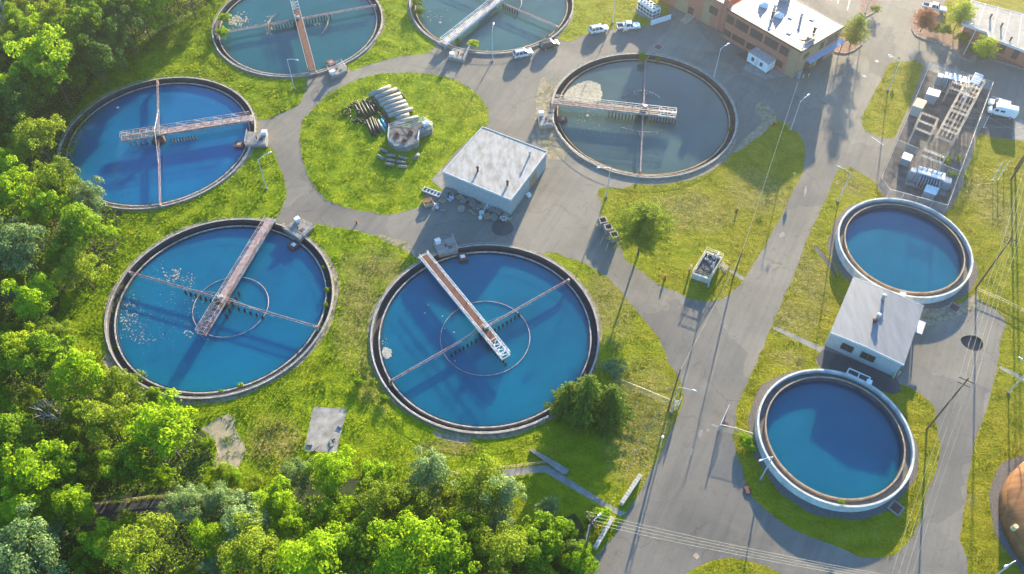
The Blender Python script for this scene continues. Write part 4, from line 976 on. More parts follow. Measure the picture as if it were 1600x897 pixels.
# ------------------------------------------------------------------ vehicles
def vehicle(name, label, cat, kind, p0, p1, paint, group=None):
    """p0 tail, p1 nose, pixels on the ground"""
    a, b_ = G(*p0), G(*p1); c = (a + b_) / 2; rz = math.atan2(b_.y - a.y, b_.x - a.x)
    t = thing(name, label, cat, c, rz, group); M_ = W[t.name]
    D = {'suv': (4.9, 1.95, 1.80), 'pickup': (5.9, 2.0, 1.9), 'van': (6.0, 2.05, 2.6)}[kind]; L, Wd, Hh = D; x0 = -L / 2
    def put(b, nm, mats, par=t):
        b.v = [tuple(M_ @ Vector(p)) for p in b.v]; return b.build(nm, mats, par)
    def loft(secs):
        b = MB(); b.smooth = False; k = len(secs[0])
        vs = [p for s in secs for p in s]; fs = [(i * k + j, (i + 1) * k + j, (i + 1) * k + (j + 1) % k, i * k + (j + 1) % k) for i in range(len(secs) - 1) for j in range(k)]
        fs = [f[::-1] for f in fs]; fs += [tuple(range(k)), tuple(((len(secs) - 1) * k + j) for j in range(k))[::-1]]; b.add(vs, fs); return b
    def sec(x, w_, z0, z1, top=.85):
        h_ = w_ / 2; return [(x, -h_ * .92, z0), (x, -h_, z0 + .25), (x, -h_, z1 - .22), (x, -h_ * top, z1), (x, h_ * top, z1), (x, h_, z1 - .22), (x, h_, z0 + .25), (x, h_ * .92, z0)]
    def cab(xa, xb, xc, xd, zl, zt, wl, wt):
        """greenhouse: base from xa to xd, top from xb to xc"""
        b = MB(); h1, h2 = wl / 2, wt / 2
        b.hexa([(xa, -h1, zl), (xd, -h1, zl), (xd, h1, zl), (xa, h1, zl)], [(xb, -h2, zt), (xc, -h2, zt), (xc, h2, zt), (xb, h2, zt)]); return b
    def roof(xb, xc, wt, zt, parent, th=.07):
        b = MB(); h2 = wt / 2 + .02; b.hexa([(xb - .05, -h2, zt), (xc + .05, -h2, zt), (xc + .05, h2, zt), (xb - .05, h2, zt)], [(xb + .1, -h2 + .12, zt + th), (xc - .12, -h2 + .12, zt + th), (xc - .12, h2 - .12, zt + th), (xb + .1, h2 - .12, zt + th)]); return put(b, 'roof', paint, parent)
    def pillars(lst, par):
        b = MB()
        for p, q in lst:
            for s in (-1, 1): b.bar((p[0], p[1] * s, p[2]), (q[0], q[1] * s, q[2]), .11)
        put(b, 'pillars', paint, par)
    if kind == 'suv':
        body = put(loft([sec(x0, 1.75, .45, .95), sec(x0 + .12, Wd, .35, 1.08), sec(x0 + 3.3, Wd, .32, 1.06), sec(x0 + 4.3, Wd * .97, .34, 1.0), sec(x0 + 4.75, 1.75, .38, .86), sec(x0 + L, 1.5, .42, .74)]), 'body', paint)
        gl = put(cab(x0 + .1, x0 + .55, x0 + 2.9, x0 + 3.65, 1.04, Hh - .08, 1.78, 1.42), 'windows', 'glass'); roof(x0 + .5, x0 + 2.95, 1.42, Hh - .08, body)
        pillars([((x0 + .12, .88, 1.04), (x0 + .55, .72, Hh - .06)), ((x0 + 1.2, .89, 1.04), (x0 + 1.25, .72, Hh - .06)), ((x0 + 2.2, .89, 1.04), (x0 + 2.15, .72, Hh - .06)), ((x0 + 3.62, .88, 1.04), (x0 + 2.92, .71, Hh - .06))], body)
        wx = (x0 + .95, x0 + 3.95); wr = .37
        b = MB()
        for s in (-1, 1): b.bar((x0 + .7, s * .62, Hh + .05), (x0 + 2.7, s * .62, Hh + .05), .05)
        put(b, 'roof_rack', 'dark_steel', body)
    elif kind == 'pickup':
        body = put(loft([sec(x0 + 2.05, Wd, .42, 1.12), sec(x0 + 4.1, Wd, .40, 1.12), sec(x0 + 5.3, Wd * .97, .42, 1.08), sec(x0 + 5.75, 1.8, .45, .95), sec(x0 + L, 1.6, .48, .8)]), 'body', paint)
        b = MB(); b.box((x0 + 1.02, 0, .68), (2.04, 1.9, .1))
        for s in (-1, 1): b.box((x0 + 1.02, s * .95, .85), (2.04, .1, .62))
        b.box((x0 + .05, 0, .85), (.1, 1.8, .6)); bed = put(b, 'cargo_bed', paint); b = MB(); b.box((x0 + 1.05, 0, .745), (1.85, 1.76, .02)); put(b, 'bed_liner', 'dark_steel', bed)
        b = MB(); b.box((x0 + 1.85, 0, .98), (.5, 1.8, .42)); put(b, 'tool_box', 'white_paint', bed)
        put(cab(x0 + 2.1, x0 + 2.25, x0 + 3.5, x0 + 4.2, 1.10, Hh - .08, 1.82, 1.45), 'windows', 'glass'); roof(x0 + 2.22, x0 + 3.55, 1.45, Hh - .08, body)
        pillars([((x0 + 2.12, .9, 1.1), (x0 + 2.25, .73, Hh - .06)), ((x0 + 3.2, .9, 1.1), (x0 + 3.1, .73, Hh - .06)), ((x0 + 4.18, .9, 1.1), (x0 + 3.52, .72, Hh - .06))], body)
        wx = (x0 + 1.15, x0 + 4.85); wr = .41
    else:
        body = put(loft([sec(x0, 1.85, .5, 2.35, .78), sec(x0 + .15, Wd, .4, Hh, .78), sec(x0 + 4.1, Wd, .38, Hh, .78), sec(x0 + 4.75, Wd, .38, Hh - .32, .76), sec(x0 + 5.2, Wd, .38, 1.3, .85), sec(x0 + 5.8, 1.8, .42, 1.0, .8), sec(x0 + L, 1.55, .46, .8, .8)]), 'body', paint)
        b = MB(); b.hexa([(x0 + 4.82, -.80, Hh - .36), (x0 + 5.24, -.88, 1.36), (x0 + 5.24, .88, 1.36), (x0 + 4.82, .80, Hh - .36)], [(x0 + 4.86, -.80, Hh - .34), (x0 + 5.28, -.88, 1.38), (x0 + 5.28, .88, 1.38), (x0 + 4.86, .80, Hh - .34)]); put(b, 'windscreen', 'glass')
        b = MB()
        for s in (-1, 1):
            b.box((x0 + 4.35, s * 1.03, 1.65), (.75, .02, .55)); b.box((x0 + 3.1, s * 1.03, 1.65), (.95, .02, .5))
        put(b, 'windows', 'glass')
        wx = (x0 + 1.1, x0 + 4.95); wr = .36
    for x in wx:
        for s in (-1, 1):
            b = MB(); b.cyl((x, s * (Wd / 2 - .22), wr), (x, s * (Wd / 2 + .02), wr), wr, n=18); wh = put(b, 'wheel', 'rubber')
            b = MB(); b.cyl((x, s * (Wd / 2 + .02), wr), (x, s * (Wd / 2 + .04), wr), wr * .6, n=12); put(b, 'rim', 'galv', wh)
    for s in (-1, 1):
        b = MB(); b.box((x0 + L - .13, s * .68, .76), (.22, .34, .16)); put(b, 'headlight', 'head_lens')
        b = MB(); b.box((x0 + .02 if kind != 'pickup' else x0 - .0, s * .84, .95), (.08, .16, .34)); put(b, 'tail_light', 'tail_lens')
        b = MB(); b.box((x0 + (3.3 if kind == 'suv' else 3.85 if kind == 'pickup' else 4.75), s * (Wd / 2 + .12), 1.15), (.12, .22, .16)); put(b, 'mirror', paint)
    b = MB(); b.box((x0 + L - .02, 0, .5), (.12, 1.5, .18)); b.box((x0 + (.0), 0, .5), (.14, 1.6, .16)); put(b, 'bumper', 'dark_trim')
    return t
vehicle('parked_suv', 'silver white car parked at the lower rim of the green tank, nearest the lamp post', 'car', 'suv', (803, 90), (831, 84), 'car_silver', 'cars parked beside the tanks')
vehicle('parked_suv', 'black car parked on the tank rim behind the silver white one', 'car', 'suv', (845, 77), (872, 70), 'car_black', 'cars parked beside the tanks')
vehicle('parked_suv', 'white car parked on the grass edge behind the white pickup', 'car', 'suv', (921, 52), (949, 46.5), 'car_white', 'cars parked beside the tanks')
vehicle('pickup_truck', 'white pickup truck with open dark bed parked by the chiller', 'pickup truck', 'pickup', (965, 45), (998, 43.5), 'car_white')
vehicle('pickup_truck', 'white pickup truck behind the red leaved tree at the top', 'pickup truck', 'pickup', (1444, 12), (1473, 19), 'car_white')
vehicle('cargo_van', 'white cargo van parked right of the substation fence, nearer one', 'van', 'van', (1585, 184), (1541, 174), 'car_white')
vehicle('cargo_van', 'white van mostly hidden behind the nearer cargo van', 'van', 'suv', (1572, 170), (1547, 163), 'car_white')

# ------------------------------------------------------------------ lamps and poles
def lamp(base, top, head, label, hh=8.3, base_off=None):
    """street lamp; the arm runs towards head"""
    p = G(*base) if base else None
    if p is None: q = G(*top, hh); p = Vector((q.x, q.y, 0))
    t = thing('street_lamp', label, 'street lamp', p, 0, 'street lamps around the tanks')
    b = MB(); b.cyl(p, p + Vector((0, 0, hh)), .13, .08, 8); b.build('pole', 'lamp_steel', t)
    b = MB(); b.box((p.x, p.y, .12), (.5, .5, .24)); b.build('base', 'concrete', t)
    e = G(*head, hh + .35); d = (Vector((e.x, e.y, 0)) - p)
    if d.length > 3.2: e = p + d.normalized() * 3.2 + Vector((0, 0, hh + .35)); d = Vector((e.x - p.x, e.y - p.y, 0))
    b = MB(); tp = p + Vector((0, 0, hh - .05)); m_ = lerp(tp, e, .5) + Vector((0, 0, .18)); b.cyl(tp, m_, .055, n=6); b.cyl(m_, e, .05, n=6); arm = b.build('arm', 'lamp_steel', t)
    dn = d.normalized(); b = MB(); b.smooth = True; c0 = e - dn * .2; c1 = e + dn * .55
    b.cyl(c0, lerp(c0, c1, .35), .09, .19, 8); b.cyl(lerp(c0, c1, .35), c1, .19, .10, 8); hd = b.build('lamp_head', 'lamp_steel', arm)
    return t
LL = [((460, 138.6), (450, 92), (463, 93.6), 'street lamp on the grass below the slate tank'),
 ((417, 295), (404.5, 248), (420, 239), 'street lamp on the grass right of the azure tank'),
 ((769.8, 95), (769.8, 48), (771, 38), 'street lamp standing on the lower rim side of the green tank'),
 ((957, 36), (962, -10), (965, -20), 'street lamp on the grass left of the white pickup'),
 ((1115, 122.5), (1124.6, 79), (1137, 69), 'street lamp at the top right of the dim grey tank before the brick building'),
 ((1235, 204), (1249, 160.5), (1262, 149), 'street lamp at the top of the central lawn near the brick building corner'),
 ((947.5, 307.6), (952.8, 261.6), (936, 262), 'street lamp at the bottom rim of the dim grey tank'),
 ((1188, 749.3), (1208, 717), (1190, 719), 'street lamp leaning over the lower white rimmed tank'),
 ((1048.5, 644), (1062, 604), (1083, 610), 'street lamp by the fence gate on the main road'),
 (None, (1587, 876), (1573, 884), 'street lamp in the bottom right corner near the rust tank'),
 ((1575.4, 613.8), (1600, 588), (1596, 561), 'street lamp on the right lawn beside the short walkway'),
 ((1309.2, 314.8), (1330.3, 269.4), (1312, 261), 'street lamp on the grass above the upper white rimmed tank'),
 ((1387, 141), (1405.7, 97.6), (1391.5, 87), 'street lamp on the grass strip left of the substation'),
 ((1505, 86), (1526.5, 43.6), (1520, 38), 'street lamp in the planting bed before the low brown building'),
 ((1352, 21), (1362, -18), (1372, -24), 'street lamp in the small planter at the top edge'),
 ((1106, 448), (1118, 406), (1122, 398), 'street lamp at the near corner of the railed concrete chamber')]
for L_ in LL: lamp(*L_, hh=8.3 if 'chamber' not in L_[3] else 7.4)
for (u, v, lb) in ((1030, 700, 'short garden lamp on the grass left of the main road'), ):
    p = G(u, v); t = thing('post_lamp', lb, 'lamp', p); b = MB(); b.cyl(p, p + Vector((0, 0, 3.6)), .05, n=6); b.build('pole', 'lamp_steel', t)
    b = MB(); b.smooth = True; b.cyl(p + Vector((0, 0, 3.5)), p + Vector((0, 0, 3.95)), .16, .26, 8); b.build('lamp_head', 'lamp_glass', t)
for (bs, hs, hd, lb) in ():
    pass

def pole(p, hh, label, arms=2, rz=0.0, r=.17):
    t = thing('utility_pole', label, 'utility pole', p, 0, 'wooden utility poles')
    b = MB(); b.cyl(p, p + Vector((0, 0, hh)), r, r * .62, 10); b.build('pole', 'wood', t)
    pts = []
    for i in range(arms):
        z = hh - .6 - i * 1.2; d = Vector((math.cos(rz), math.sin(rz), 0)) * (1.2 - .2 * i)
        b = MB(); b.bar(p + Vector((0, 0, z)) - d, p + Vector((0, 0, z)) + d, .12, .14); ar = b.build('crossarm', 'wood', t)
        b = MB()
        for s in (-1, -.35, .35, 1): q = p + Vector((0, 0, z)) + d * s; b.cyl(q, q + Vector((0, 0, .25)), .06, n=6)
        b.build('insulators', 'porcelain', ar)
        if i == 0: pts = [p + Vector((0, 0, z + .25)) + d * s for s in (-1, -.35, .35, 1)]
    if arms == 0: pts = [p + Vector((0, 0, hh - .4))]
    return pts
pr, pq = G(1448, 671), G(1525, 450); dr = (pq - pr); rzp = math.atan2(dr.y, dr.x) + math.pi / 2
T1 = pole(pr, 16.6, 'wooden utility pole between the drive and the lower white rimmed tank', 2, rzp)
T2 = pole(pq, 15.0, 'wooden utility pole at the rail fence right of the upper round tank', 2, rzp)
P0 = pr - dr * 1.02; T0 = pole(P0, 16.0, 'wooden utility pole beyond the bottom edge by the road', 2, rzp)
H1, H2 = G(1586, 265), G(1580, 280)
T5 = pole(H1, 15.0, 'upper pole of the leaning pair on the right lawn', 1, rzp, .22); T6 = pole(H2, 15.0, 'lower pole of the leaning pair on the right lawn', 1, rzp, .22)
P3_ = G(1043.5, 642); T3_ = pole(P3_, 13.5, 'dark wooden utility pole beside the road gate', 0, 0, .16)
P5_ = G(1145, 436); T7_ = pole(P5_, 9.0, 'reddish wooden pole right of the concrete chamber', 0, 0, .14)
P4_ = G(925.5, 808, 16.8); P4_.z = 0; T4_ = pole(P4_, 16.8, 'wooden utility pole at the end of the lower stone wall', 2, 2.2)
t_ = lamp(None, (920.5, 821), (935, 806), 'street lamp standing against the utility pole by the lower stone wall', 12.0)
def wire(a, b_, label, sag=.9, r=.022, group='overhead wires'):
    bb = MB(); n = 14; pts = []
    for i in range(n + 1):
        f = i / n; p = lerp(a, b_, f); p = p - Vector((0, 0, 4 * sag * f * (1 - f))); pts.append(p)
    bb.path(pts, r, 4); c = (a + b_) / 2
    bb.top('overhead_wire', 'wire_metal', label, 'wire', group, origin=a)
for i in range(4):
    wire(T1[i], T2[i], 'one of four pale wires between the two poles right of the round tanks')
    wire(T0[i], T1[i], 'one of four pale wires running down past the lower round tank to the bottom edge')
    wire(T2[i], (T5 if i < 2 else T6)[i], 'one of four pale wires rising over the right lawn to the leaning pair of poles')
    wire(T4_[i], T0[i], 'one of four pale wires crossing the road at the bottom edge')
tip = lambda p: p[0]
wire(tip(T3_), tip(T7_), 'grey cable from the reddish pole down to the gate pole', 1.0, .03)
wire(tip(T7_), V3(1247, 128, 7.0), 'grey cable from the reddish pole up to the brick building corner', 1.6, .035)
wire(tip(T3_), G(950, 790, .5), 'grey guy cable from the gate pole down to the walkway end', .3, .03)
for k, (u, v) in enumerate(((1530, 180), (1540, 186), (1525, 172), (1548, 200))):
    q = V3(u + 70, v + 15, 9); wire(g + axL * (.15 + .12 * k) + axW + Vector((0, 0, 5.8)), q, 'one of four thin wires leaving the substation to the right', .6, .025)

# ------------------------------------------------------------------ fences, gates, walls and rails
fence('chain_link_fence', [G(960, 598), G(998, 613), G(1048, 634)], 1.8, 'chain link fence from the spruces to the road gate', post=2.6, pr=.032)
fence('chain_link_fence', [G(1122, 671), G(1148, 677), G(1173, 685)], 1.8, 'short chain link fence between the road and the lower round tank', post=2.6, pr=.032)
def gate(p, q, hh, label):
    t = thing('road_gate', label, 'gate', p, 0, 'swing gates of the main road')
    b = MB(); b.add([(p.x, p.y, .2), (q.x, q.y, .2), (q.x, q.y, hh), (p.x, p.y, hh)], [(0, 1, 2, 3)]); b.build('mesh', 'chain_link', t)
    b = MB()
    for z in (.2, hh): b.cyl((p.x, p.y, z), (q.x, q.y, z), .05, n=6)
    for f in (0, .33, .66, 1): r_ = lerp(p, q, f); b.cyl((r_.x, r_.y, .2), (r_.x, r_.y, hh), .05, n=6)
    b.cyl((p.x, p.y, .2), (q.x, q.y, hh), .03, n=5); b.build('frame', 'lamp_steel', t)
    b = MB(); b.cyl((p.x, p.y, 0), (p.x, p.y, hh + .3), .1, n=8); b.build('hinge_post', 'lamp_steel', t)
gate(G(1122, 673), G(1136, 641), 1.9, 'open swing gate standing in the road right of the traffic lane')
gate(G(1053, 637), G(1058, 634), 1.9, 'narrow gate leaf beside the left road edge')
gate(G(1058, 640), G(1063, 628), 1.9, 'swing gate folded back along the left road edge')
def stonewall(p, q, label, w_=.55, hh=.95):
    t = thing('stone_wall', label, 'wall', p, 0, 'entrance walls beside the walkway'); b = MB(); b.bar(p + Vector((0, 0, hh / 2)), q + Vector((0, 0, hh / 2)), w_, hh); b.build('wall', 'stone_cap', t)
    n = 11; 
    for i in range(n): b = MB(); b.bar(lerp(p, q, (i + .04) / n) + Vector((0, 0, hh + .06)), lerp(p, q, (i + .96) / n) + Vector((0, 0, hh + .06)), w_ + .12, .12); b.build('cap_stone', 'stone_cap', t)
stonewall(G(970, 790), G(1000, 745), 'pale stone wall along the lawn above the walkway end')
stonewall(G(929, 859), G(956.5, 812), 'pale stone wall below the walkway end at the wood edge')
def rail(pts, hh, label, mat, name='hand_rail', n=9, rails=(.5, 1)):
    t = thing(name, label, 'railing', pts[0]); b = MB()
    for p, q in zip(pts, pts[1:]):
        for f in rails: b.cyl(p + Vector((0, 0, hh * f)), q + Vector((0, 0, hh * f)), .05, n=5)
    b.build('rail', mat, t)
    for p, q in zip(pts, pts[1:]):
        for i in range(n): r_ = lerp(p, q, i / (n - 1)); b = MB(); b.cyl(r_, r_ + Vector((0, 0, hh)), .05, n=5); b.build('post', mat, t)
rail([G(700, 742), G(778, 734), G(856, 724)], .95, 'tan hand rail along the upper edge of the walkway by the woods', 'pale_wood')
rail([G(150, 789), G(230, 779), G(384, 768)], .8, 'tan hand rail along the dark path through the woods', 'pale_wood', n=8)
rail([G(1525, 455), G(1562, 470), G(1604, 492)], .9, 'pale yellow rail fence at the top of the drive on the right', 'pale_yellow', 'rail_fence', 7)
rail([G(225, 62), G(258, 45), G(300, 25)], .9, 'yellowish rail along the wood edge left of the slate tank', 'pale_yellow', 'rail_fence', 7)
b = MB(); b.prism(g2([(827.3, 705), (831, 702), (888.9, 734.6), (884.8, 742.6), (878, 741)]), 0, .35); b.top('concrete_ledge', 'concrete', 'long raised concrete ledge above the bend of the walkway', 'ledge')
# kerbs of the planters and beds
def kerb(pts, label):
    t = MB(); P_ = [G(*p) for p in pts]
    for p, q in zip(P_, P_[1:]): t.bar(p + Vector((0, 0, .09)), q + Vector((0, 0, .09)), .28, .18)
    t.build('kerb', 'concrete', kind='structure')
kerb([(1425, 46), (1430, 55), (1442, 61), (1466, 67), (1490, 79), (1500, 91), (1520, 98)], '')
kerb([(1303, 81), (1320, 84), (1334, 79), (1346, 70), (1350, 60)], '')
kerb([(1378, -20), (1374, 0), (1364, 20), (1352, 27), (1345, 20)], '')
kerb([(1530, 97), (1545, 92), (1600, 109), (1660, 128)], '')
# old concrete repairs in the road surface
for pts_ in ([(1091, 674), (1098, 672), (1096, 680), (1093, 684), (1090, 679)], [(1112, 662), (1122, 666), (1121, 668), (1111, 664)], [(1081, 700), (1085, 702), (1081, 712), (1078, 710)], [(1104, 670), (1109, 671), (1107, 675), (1104, 674)], [(1258, 292), (1261, 290), (1259, 306), (1256, 308)], [(1218, 366), (1224, 362), (1226, 368), (1219, 371)]):
    q_ = smooth(g2(pts_), .4, .06, 5); b = MB(); b.add([(x, y, .006) for x, y in q_], [tuple(range(len(q_)))]); b.build('road_repair', 'concrete', kind='structure')
# painted lines
b = MB()
for (p, q) in (((1309, 6), (1312, -14)), ((1324, 16), (1330, -10)), ((1549, 150), (1580, 158)), ((1536, 200), (1546, 180)), ((1380, 226), (1362, 214))):
    a, c_ = G(*p), G(*q); d = (c_ - a).normalized(); n_ = Vector((-d.y, d.x, 0)) * .06
    b.add([tuple(v_ + Vector((0, 0, .006))) for v_ in (a - n_, c_ - n_, c_ + n_, a + n_)], [(0, 1, 2, 3)])
b.build('road_marking', 'white_paint', kind='structure')
def flatdisc(u, v, r, mat, name, label, cat, n=20, z=.012, group=None):
    p = G(u, v); b = MB(); b.cyl((p.x, p.y, -.05), (p.x, p.y, z), r, n=n); b.cyl((p.x, p.y, z), (p.x, p.y, z + .01), r * .85, n=n); b.top(name, mat, label, cat, group, origin=(p.x, p.y, 0))
for u, v, lb in ((1370, 95.5, 'pale manhole cover in the middle of the row of three before the grass strip'), (1391.5, 88, 'pale manhole cover beside the yellow sign of the grass strip'), (1350.5, 119, 'pale manhole cover lowest of the row on the plaza')):
    flatdisc(u, v, .5, 'stone_cap', 'manhole_cover', lb, 'manhole cover', group='manhole covers')
flatdisc(1133.5, 663.5, .55, 'dark_steel', 'manhole_cover', 'dark manhole cover behind the open road gate', 'manhole cover', group='manhole covers')
flatdisc(833, 213, .6, 'concrete', 'manhole_cover', 'light square cover in the road above the grey shed', 'manhole cover', 4, group='manhole covers')
flatdisc(785, 356, 2.2, 'asphalt_dark', 'road_patch_disc', 'round dark asphalt patch below the grey shed', 'road patch', 28, .006)
flatdisc(1088, 869, .55, 'pale_wood', 'drain_cover', 'tan drain cover at the kerb of the bottom grass island', 'drain', 4)
def drain(u, v, label):
    p = G(u, v); b = MB(); b.box((p.x, p.y, .05), (2.1, 2.1, .12), .8); b.m = 1; b.box((p.x, p.y, .115), (1.5, 1.5, .02), .8); b.top('drain_grate', ['concrete', 'rust'], label, 'drain', 'square drain grates')
drain(1400, 794, 'square drain grate at the lower right of the lower round tank'); drain(1491, 481, 'square drain grate below the upper round tank')
drain(1028.5, 74, 'square drain grate in the road above the dim grey tank')
p = G(1168, 766); b = MB(); b.box((p.x, p.y, .12), (.9, 1.3, .25), .2); b.top('curb_inlet', 'rust', 'rusty curb inlet left of the lower round tank', 'drain')
# signs, hydrants, bollards
def sign(u, v, label, hh=2.2, face=1.3):
    p = G(u, v); t = thing('road_sign', label, 'sign', p, 0, 'yellow diamond road signs'); b = MB(); b.cyl(p, p + Vector((0, 0, hh)), .04, n=6); b.build('post', 'galv', t)
    c = p + Vector((0, 0, hh)); dx = Vector((math.cos(face), math.sin(face), 0)) * .48; up = Vector((0, 0, .48)); nn = Vector((-dx.y, dx.x, 0)).normalized() * .015
    b = MB(); q = [c - dx, c - up, c + dx, c + up]; b.hexa([tuple(x - nn) for x in q], [tuple(x + nn) for x in q]); b.build('face', 'yellow_paint', t)
sign(1237.5, 283, 'yellow diamond sign on the right edge of the central lawn', face=-.5); sign(1399, 103, 'yellow diamond sign at the top of the grass strip', face=-.5); sign(1337, 72, 'yellow diamond sign in the planter by the brick building', face=-.5)
def hydrant(u, v, label, mat='red_paint', s=1.0):
    p = G(u, v); t = thing('fire_hydrant', label, 'hydrant', p, 0, 'hydrants on the lawns'); b = MB(); b.smooth = True; b.lathe([(.01, 0), (.22 * s, 0), (.22 * s, .08), (.14 * s, .12), (.14 * s, .65 * s), (.17 * s, .68 * s), (.12 * s, .82 * s), (.01, .9 * s)], p, 12, closed=False); b.build('barrel', mat, t)
    b = MB()
    for a in (0, 1.57, 3.14): b.cyl(p + Vector((0, 0, .5 * s)), p + Vector((.24 * s * math.cos(a), .24 * s * math.sin(a), .5 * s)), .06 * s, n=8)
    b.build('outlet', mat, t)
hydrant(1039, 436, 'red hydrant on the lower edge of the central lawn', s=1.2); hydrant(1209, 196, 'red hydrant at the top of the central lawn', s=1.1)
hydrant(1151, 331, 'small rusty standpipe in the middle of the central lawn', 'rust'); hydrant(557.5, 349, 'small red standpipe at the road edge above the lawn between the front tanks', s=.9)
for i, (u, v) in enumerate(((1251, 117), (1254, 123), (1262.5, 121), (1262, 104), (1273, 101))):
    p = G(u, v); b = MB(); b.smooth = True; b.cyl(p, p + Vector((0, 0, 1.1)), .14, n=10); b.cyl(p + Vector((0, 0, 1.1)), p + Vector((0, 0, 1.2)), .14, .05, 10)
    b.top('bollard', 'pale_yellow', ['pale yellow bollard against the tan corner of the brick building', 'pale yellow bollard nearest the road at the brick building corner', 'pale yellow bollard right of the corner group of three', 'pale yellow bollard under the near end of the blue canopy', 'pale yellow bollard under the middle of the blue canopy'][i], 'bollard', 'yellow bollards', origin=p)
for i, (u, v) in enumerate(((1393, 590), (1401, 586))):
    p = G(u + 2, v); b = MB(); b.cyl(p, p + Vector((0, 0, 1.2)), .14, n=10); b.cyl(p + Vector((0, 0, 1.2)), p + Vector((0, 0, 1.27)), .15, .06, 10); b.top('bollard', 'pale_yellow', ['pale yellow bollard left of the pair at the pale building corner', 'pale yellow bollard right of the pair at the pale building corner'][i], 'bollard', 'yellow bollards', origin=p)
p = G(1247, 121); t = thing('spiral_tank', 'small blue grey round tank standing at the brick building corner', 'tank', p); b = MB(); b.cyl(p, p + Vector((0, 0, 1.5)), .55, n=14); b.build('barrel', 'transformer', t); b = MB(); b.cyl(p + Vector((0, 0, 1.5)), p + Vector((0, 0, 1.7)), .4, .1, n=14); b.build('lid', 'transformer', t)
for i, ((u, v), lb) in enumerate(zip(((1558.4, 267), (1567.6, 266.4), (1551, 281), (1559, 281)), ('upper left', 'upper right', 'lower left', 'lower right'))):
    p = G(u, v); b = MB(); b.cyl(p, p + Vector((0, 0, 2.9)), .07, n=7); b.cyl(p, p + Vector((0, 0, .06)), .2, n=8); b.top('marker_post', 'white_paint', lb + ' white post of the group of four on the right lawn', 'post', 'white posts on the right lawn', origin=p)

# ------------------------------------------------------------------ pipes, octagon deck, chamber, boxes
zx = lambda x, y: (520 + x / 5.978, 120 + y / 5.978)
def tube(name, p, q, r, mat, label, cat, group, wall=.08, n=18):
    a, c_ = G(*p), G(*q); a.z = c_.z = 0; d = (c_ - a); L = d.length; b = MB(); b.smooth = True
    d.normalize(); x = Vector((-d.y, d.x, 0)); y = Vector((0, 0, 1)); z0 = Vector((0, 0, r + .02)); vs = []
    for k in range(n):
        s = 2 * math.pi * k / n; o = x * math.cos(s) + y * math.sin(s)
        vs += [a + z0 + o * r, c_ + z0 + o * r, c_ + z0 + o * (r - wall), a + z0 + o * (r - wall)]
    fs = []
    for k in range(n):
        j = (k + 1) % n
        for e in range(4): fs.append((4 * k + e, 4 * k + (e + 1) % 4, 4 * j + (e + 1) % 4, 4 * j + e))
    b.add(vs, fs); return b.top(name, mat, label, cat, group, origin=(a.x, a.y, 0))
ordn = ['topmost', 'second from the top', 'third from the top', 'fourth from the top', 'fifth from the top', 'sixth from the top', 'seventh from the top', 'short eighth', 'lowest and longest']
for i, (x0, y0, x1, y1) in enumerate(((345, 190, 540, 108), (395, 215, 598, 132), (428, 248, 634, 177), (445, 284, 650, 212), (478, 315, 684, 248), (500, 350, 702, 282), (520, 385, 748, 318), (595, 412, 715, 372), (572, 455, 800, 395))):
    tube('concrete_pipe', zx(x0, y0), zx(x1, y1), .52, 'concrete_pipe', ordn[i] + ' pale concrete pipe of the stack beside the octagonal deck', 'pipe', 'large pale concrete pipes')
bl = [(228, 235, 308, 395), (268, 250, 338, 380), (205, 262, 262, 372), (285, 215, 370, 368), (320, 215, 352, 262), (345, 220, 410, 318), (342, 262, 400, 356), (376, 212, 440, 325), (436, 345, 545, 485), (478, 335, 568, 475), (420, 330, 520, 470),
      (315, 410, 372, 552), (345, 392, 402, 560), (368, 382, 418, 520), (390, 400, 442, 528), (600, 100, 680, 210)]
bw = ['longest black pipe at the left side of the upper bundle', 'second black pipe of the upper bundle', 'short black pipe behind the upper bundle', 'third black pipe of the upper bundle', 'stubby black pipe at the top of the upper bundle', 'fifth black pipe of the upper bundle',
      'short black pipe in the middle of the upper bundle', 'black pipe touching the upper concrete pipes', 'middle black pipe next to the blue ones', 'black pipe touching the lower concrete pipes', 'black pipe just right of the red pipe',
      'leftmost black pipe of the lower bundle', 'second black pipe of the lower bundle', 'third black pipe of the lower bundle', 'black pipe left of the red pipe', 'thin dark pipe across the far ends of the concrete pipes']
for (x0, y0, x1, y1), lb in zip(bl, bw): tube('black_pipe', zx(x0, y0 + 5), zx(x1, y1 + 5), .26 if 'thin' not in lb else .13, 'black_pipe', lb, 'pipe', 'black plastic pipes', .03, 14)
tube('red_pipe', zx(423, 415), zx(462, 500), .2, 'red_pipe', 'dull red pipe between the black and blue pipes', 'pipe', 'coloured pipes', .03)
tube('blue_pipe', zx(425, 408), zx(488, 520), .2, 'blue_pipe', 'thin light blue pipe next to the red pipe', 'pipe', 'coloured pipes', .03)
tube('blue_pipe', zx(458, 405), zx(498, 475), .27, 'blue_pipe', 'short thick light blue pipe', 'pipe', 'coloured pipes', .03)
def elbow(x, y, rz, rr, r, a1, label, mat='black_pipe', tilt=0.0):
    p = G(*zx(x, y)); b = MB(); b.smooth = True; n = 12; pts = []
    for i in range(n + 1): a = a1 * i / n; pts.append(Vector((rr * math.cos(a), rr * math.sin(a), 0)))
    Rm = Matrix.Rotation(rz, 3, 'Z') @ Matrix.Rotation(tilt, 3, 'X'); pts = [Rm @ q for q in pts]; mz = min(q.z for q in pts); pts = [q + p + Vector((0, 0, r - mz)) for q in pts]
    for i in range(n): b.cyl(pts[i], pts[i + 1], r, n=10, cap=i in (0, n - 1))
    b.top('pipe_fitting', mat, label, 'pipe fitting', 'black pipe fittings', origin=p)
elbow(128, 340, 0, .95, .14, 6.2, 'black ring shaped pipe fitting at the far left of the pipe pile', tilt=.25)
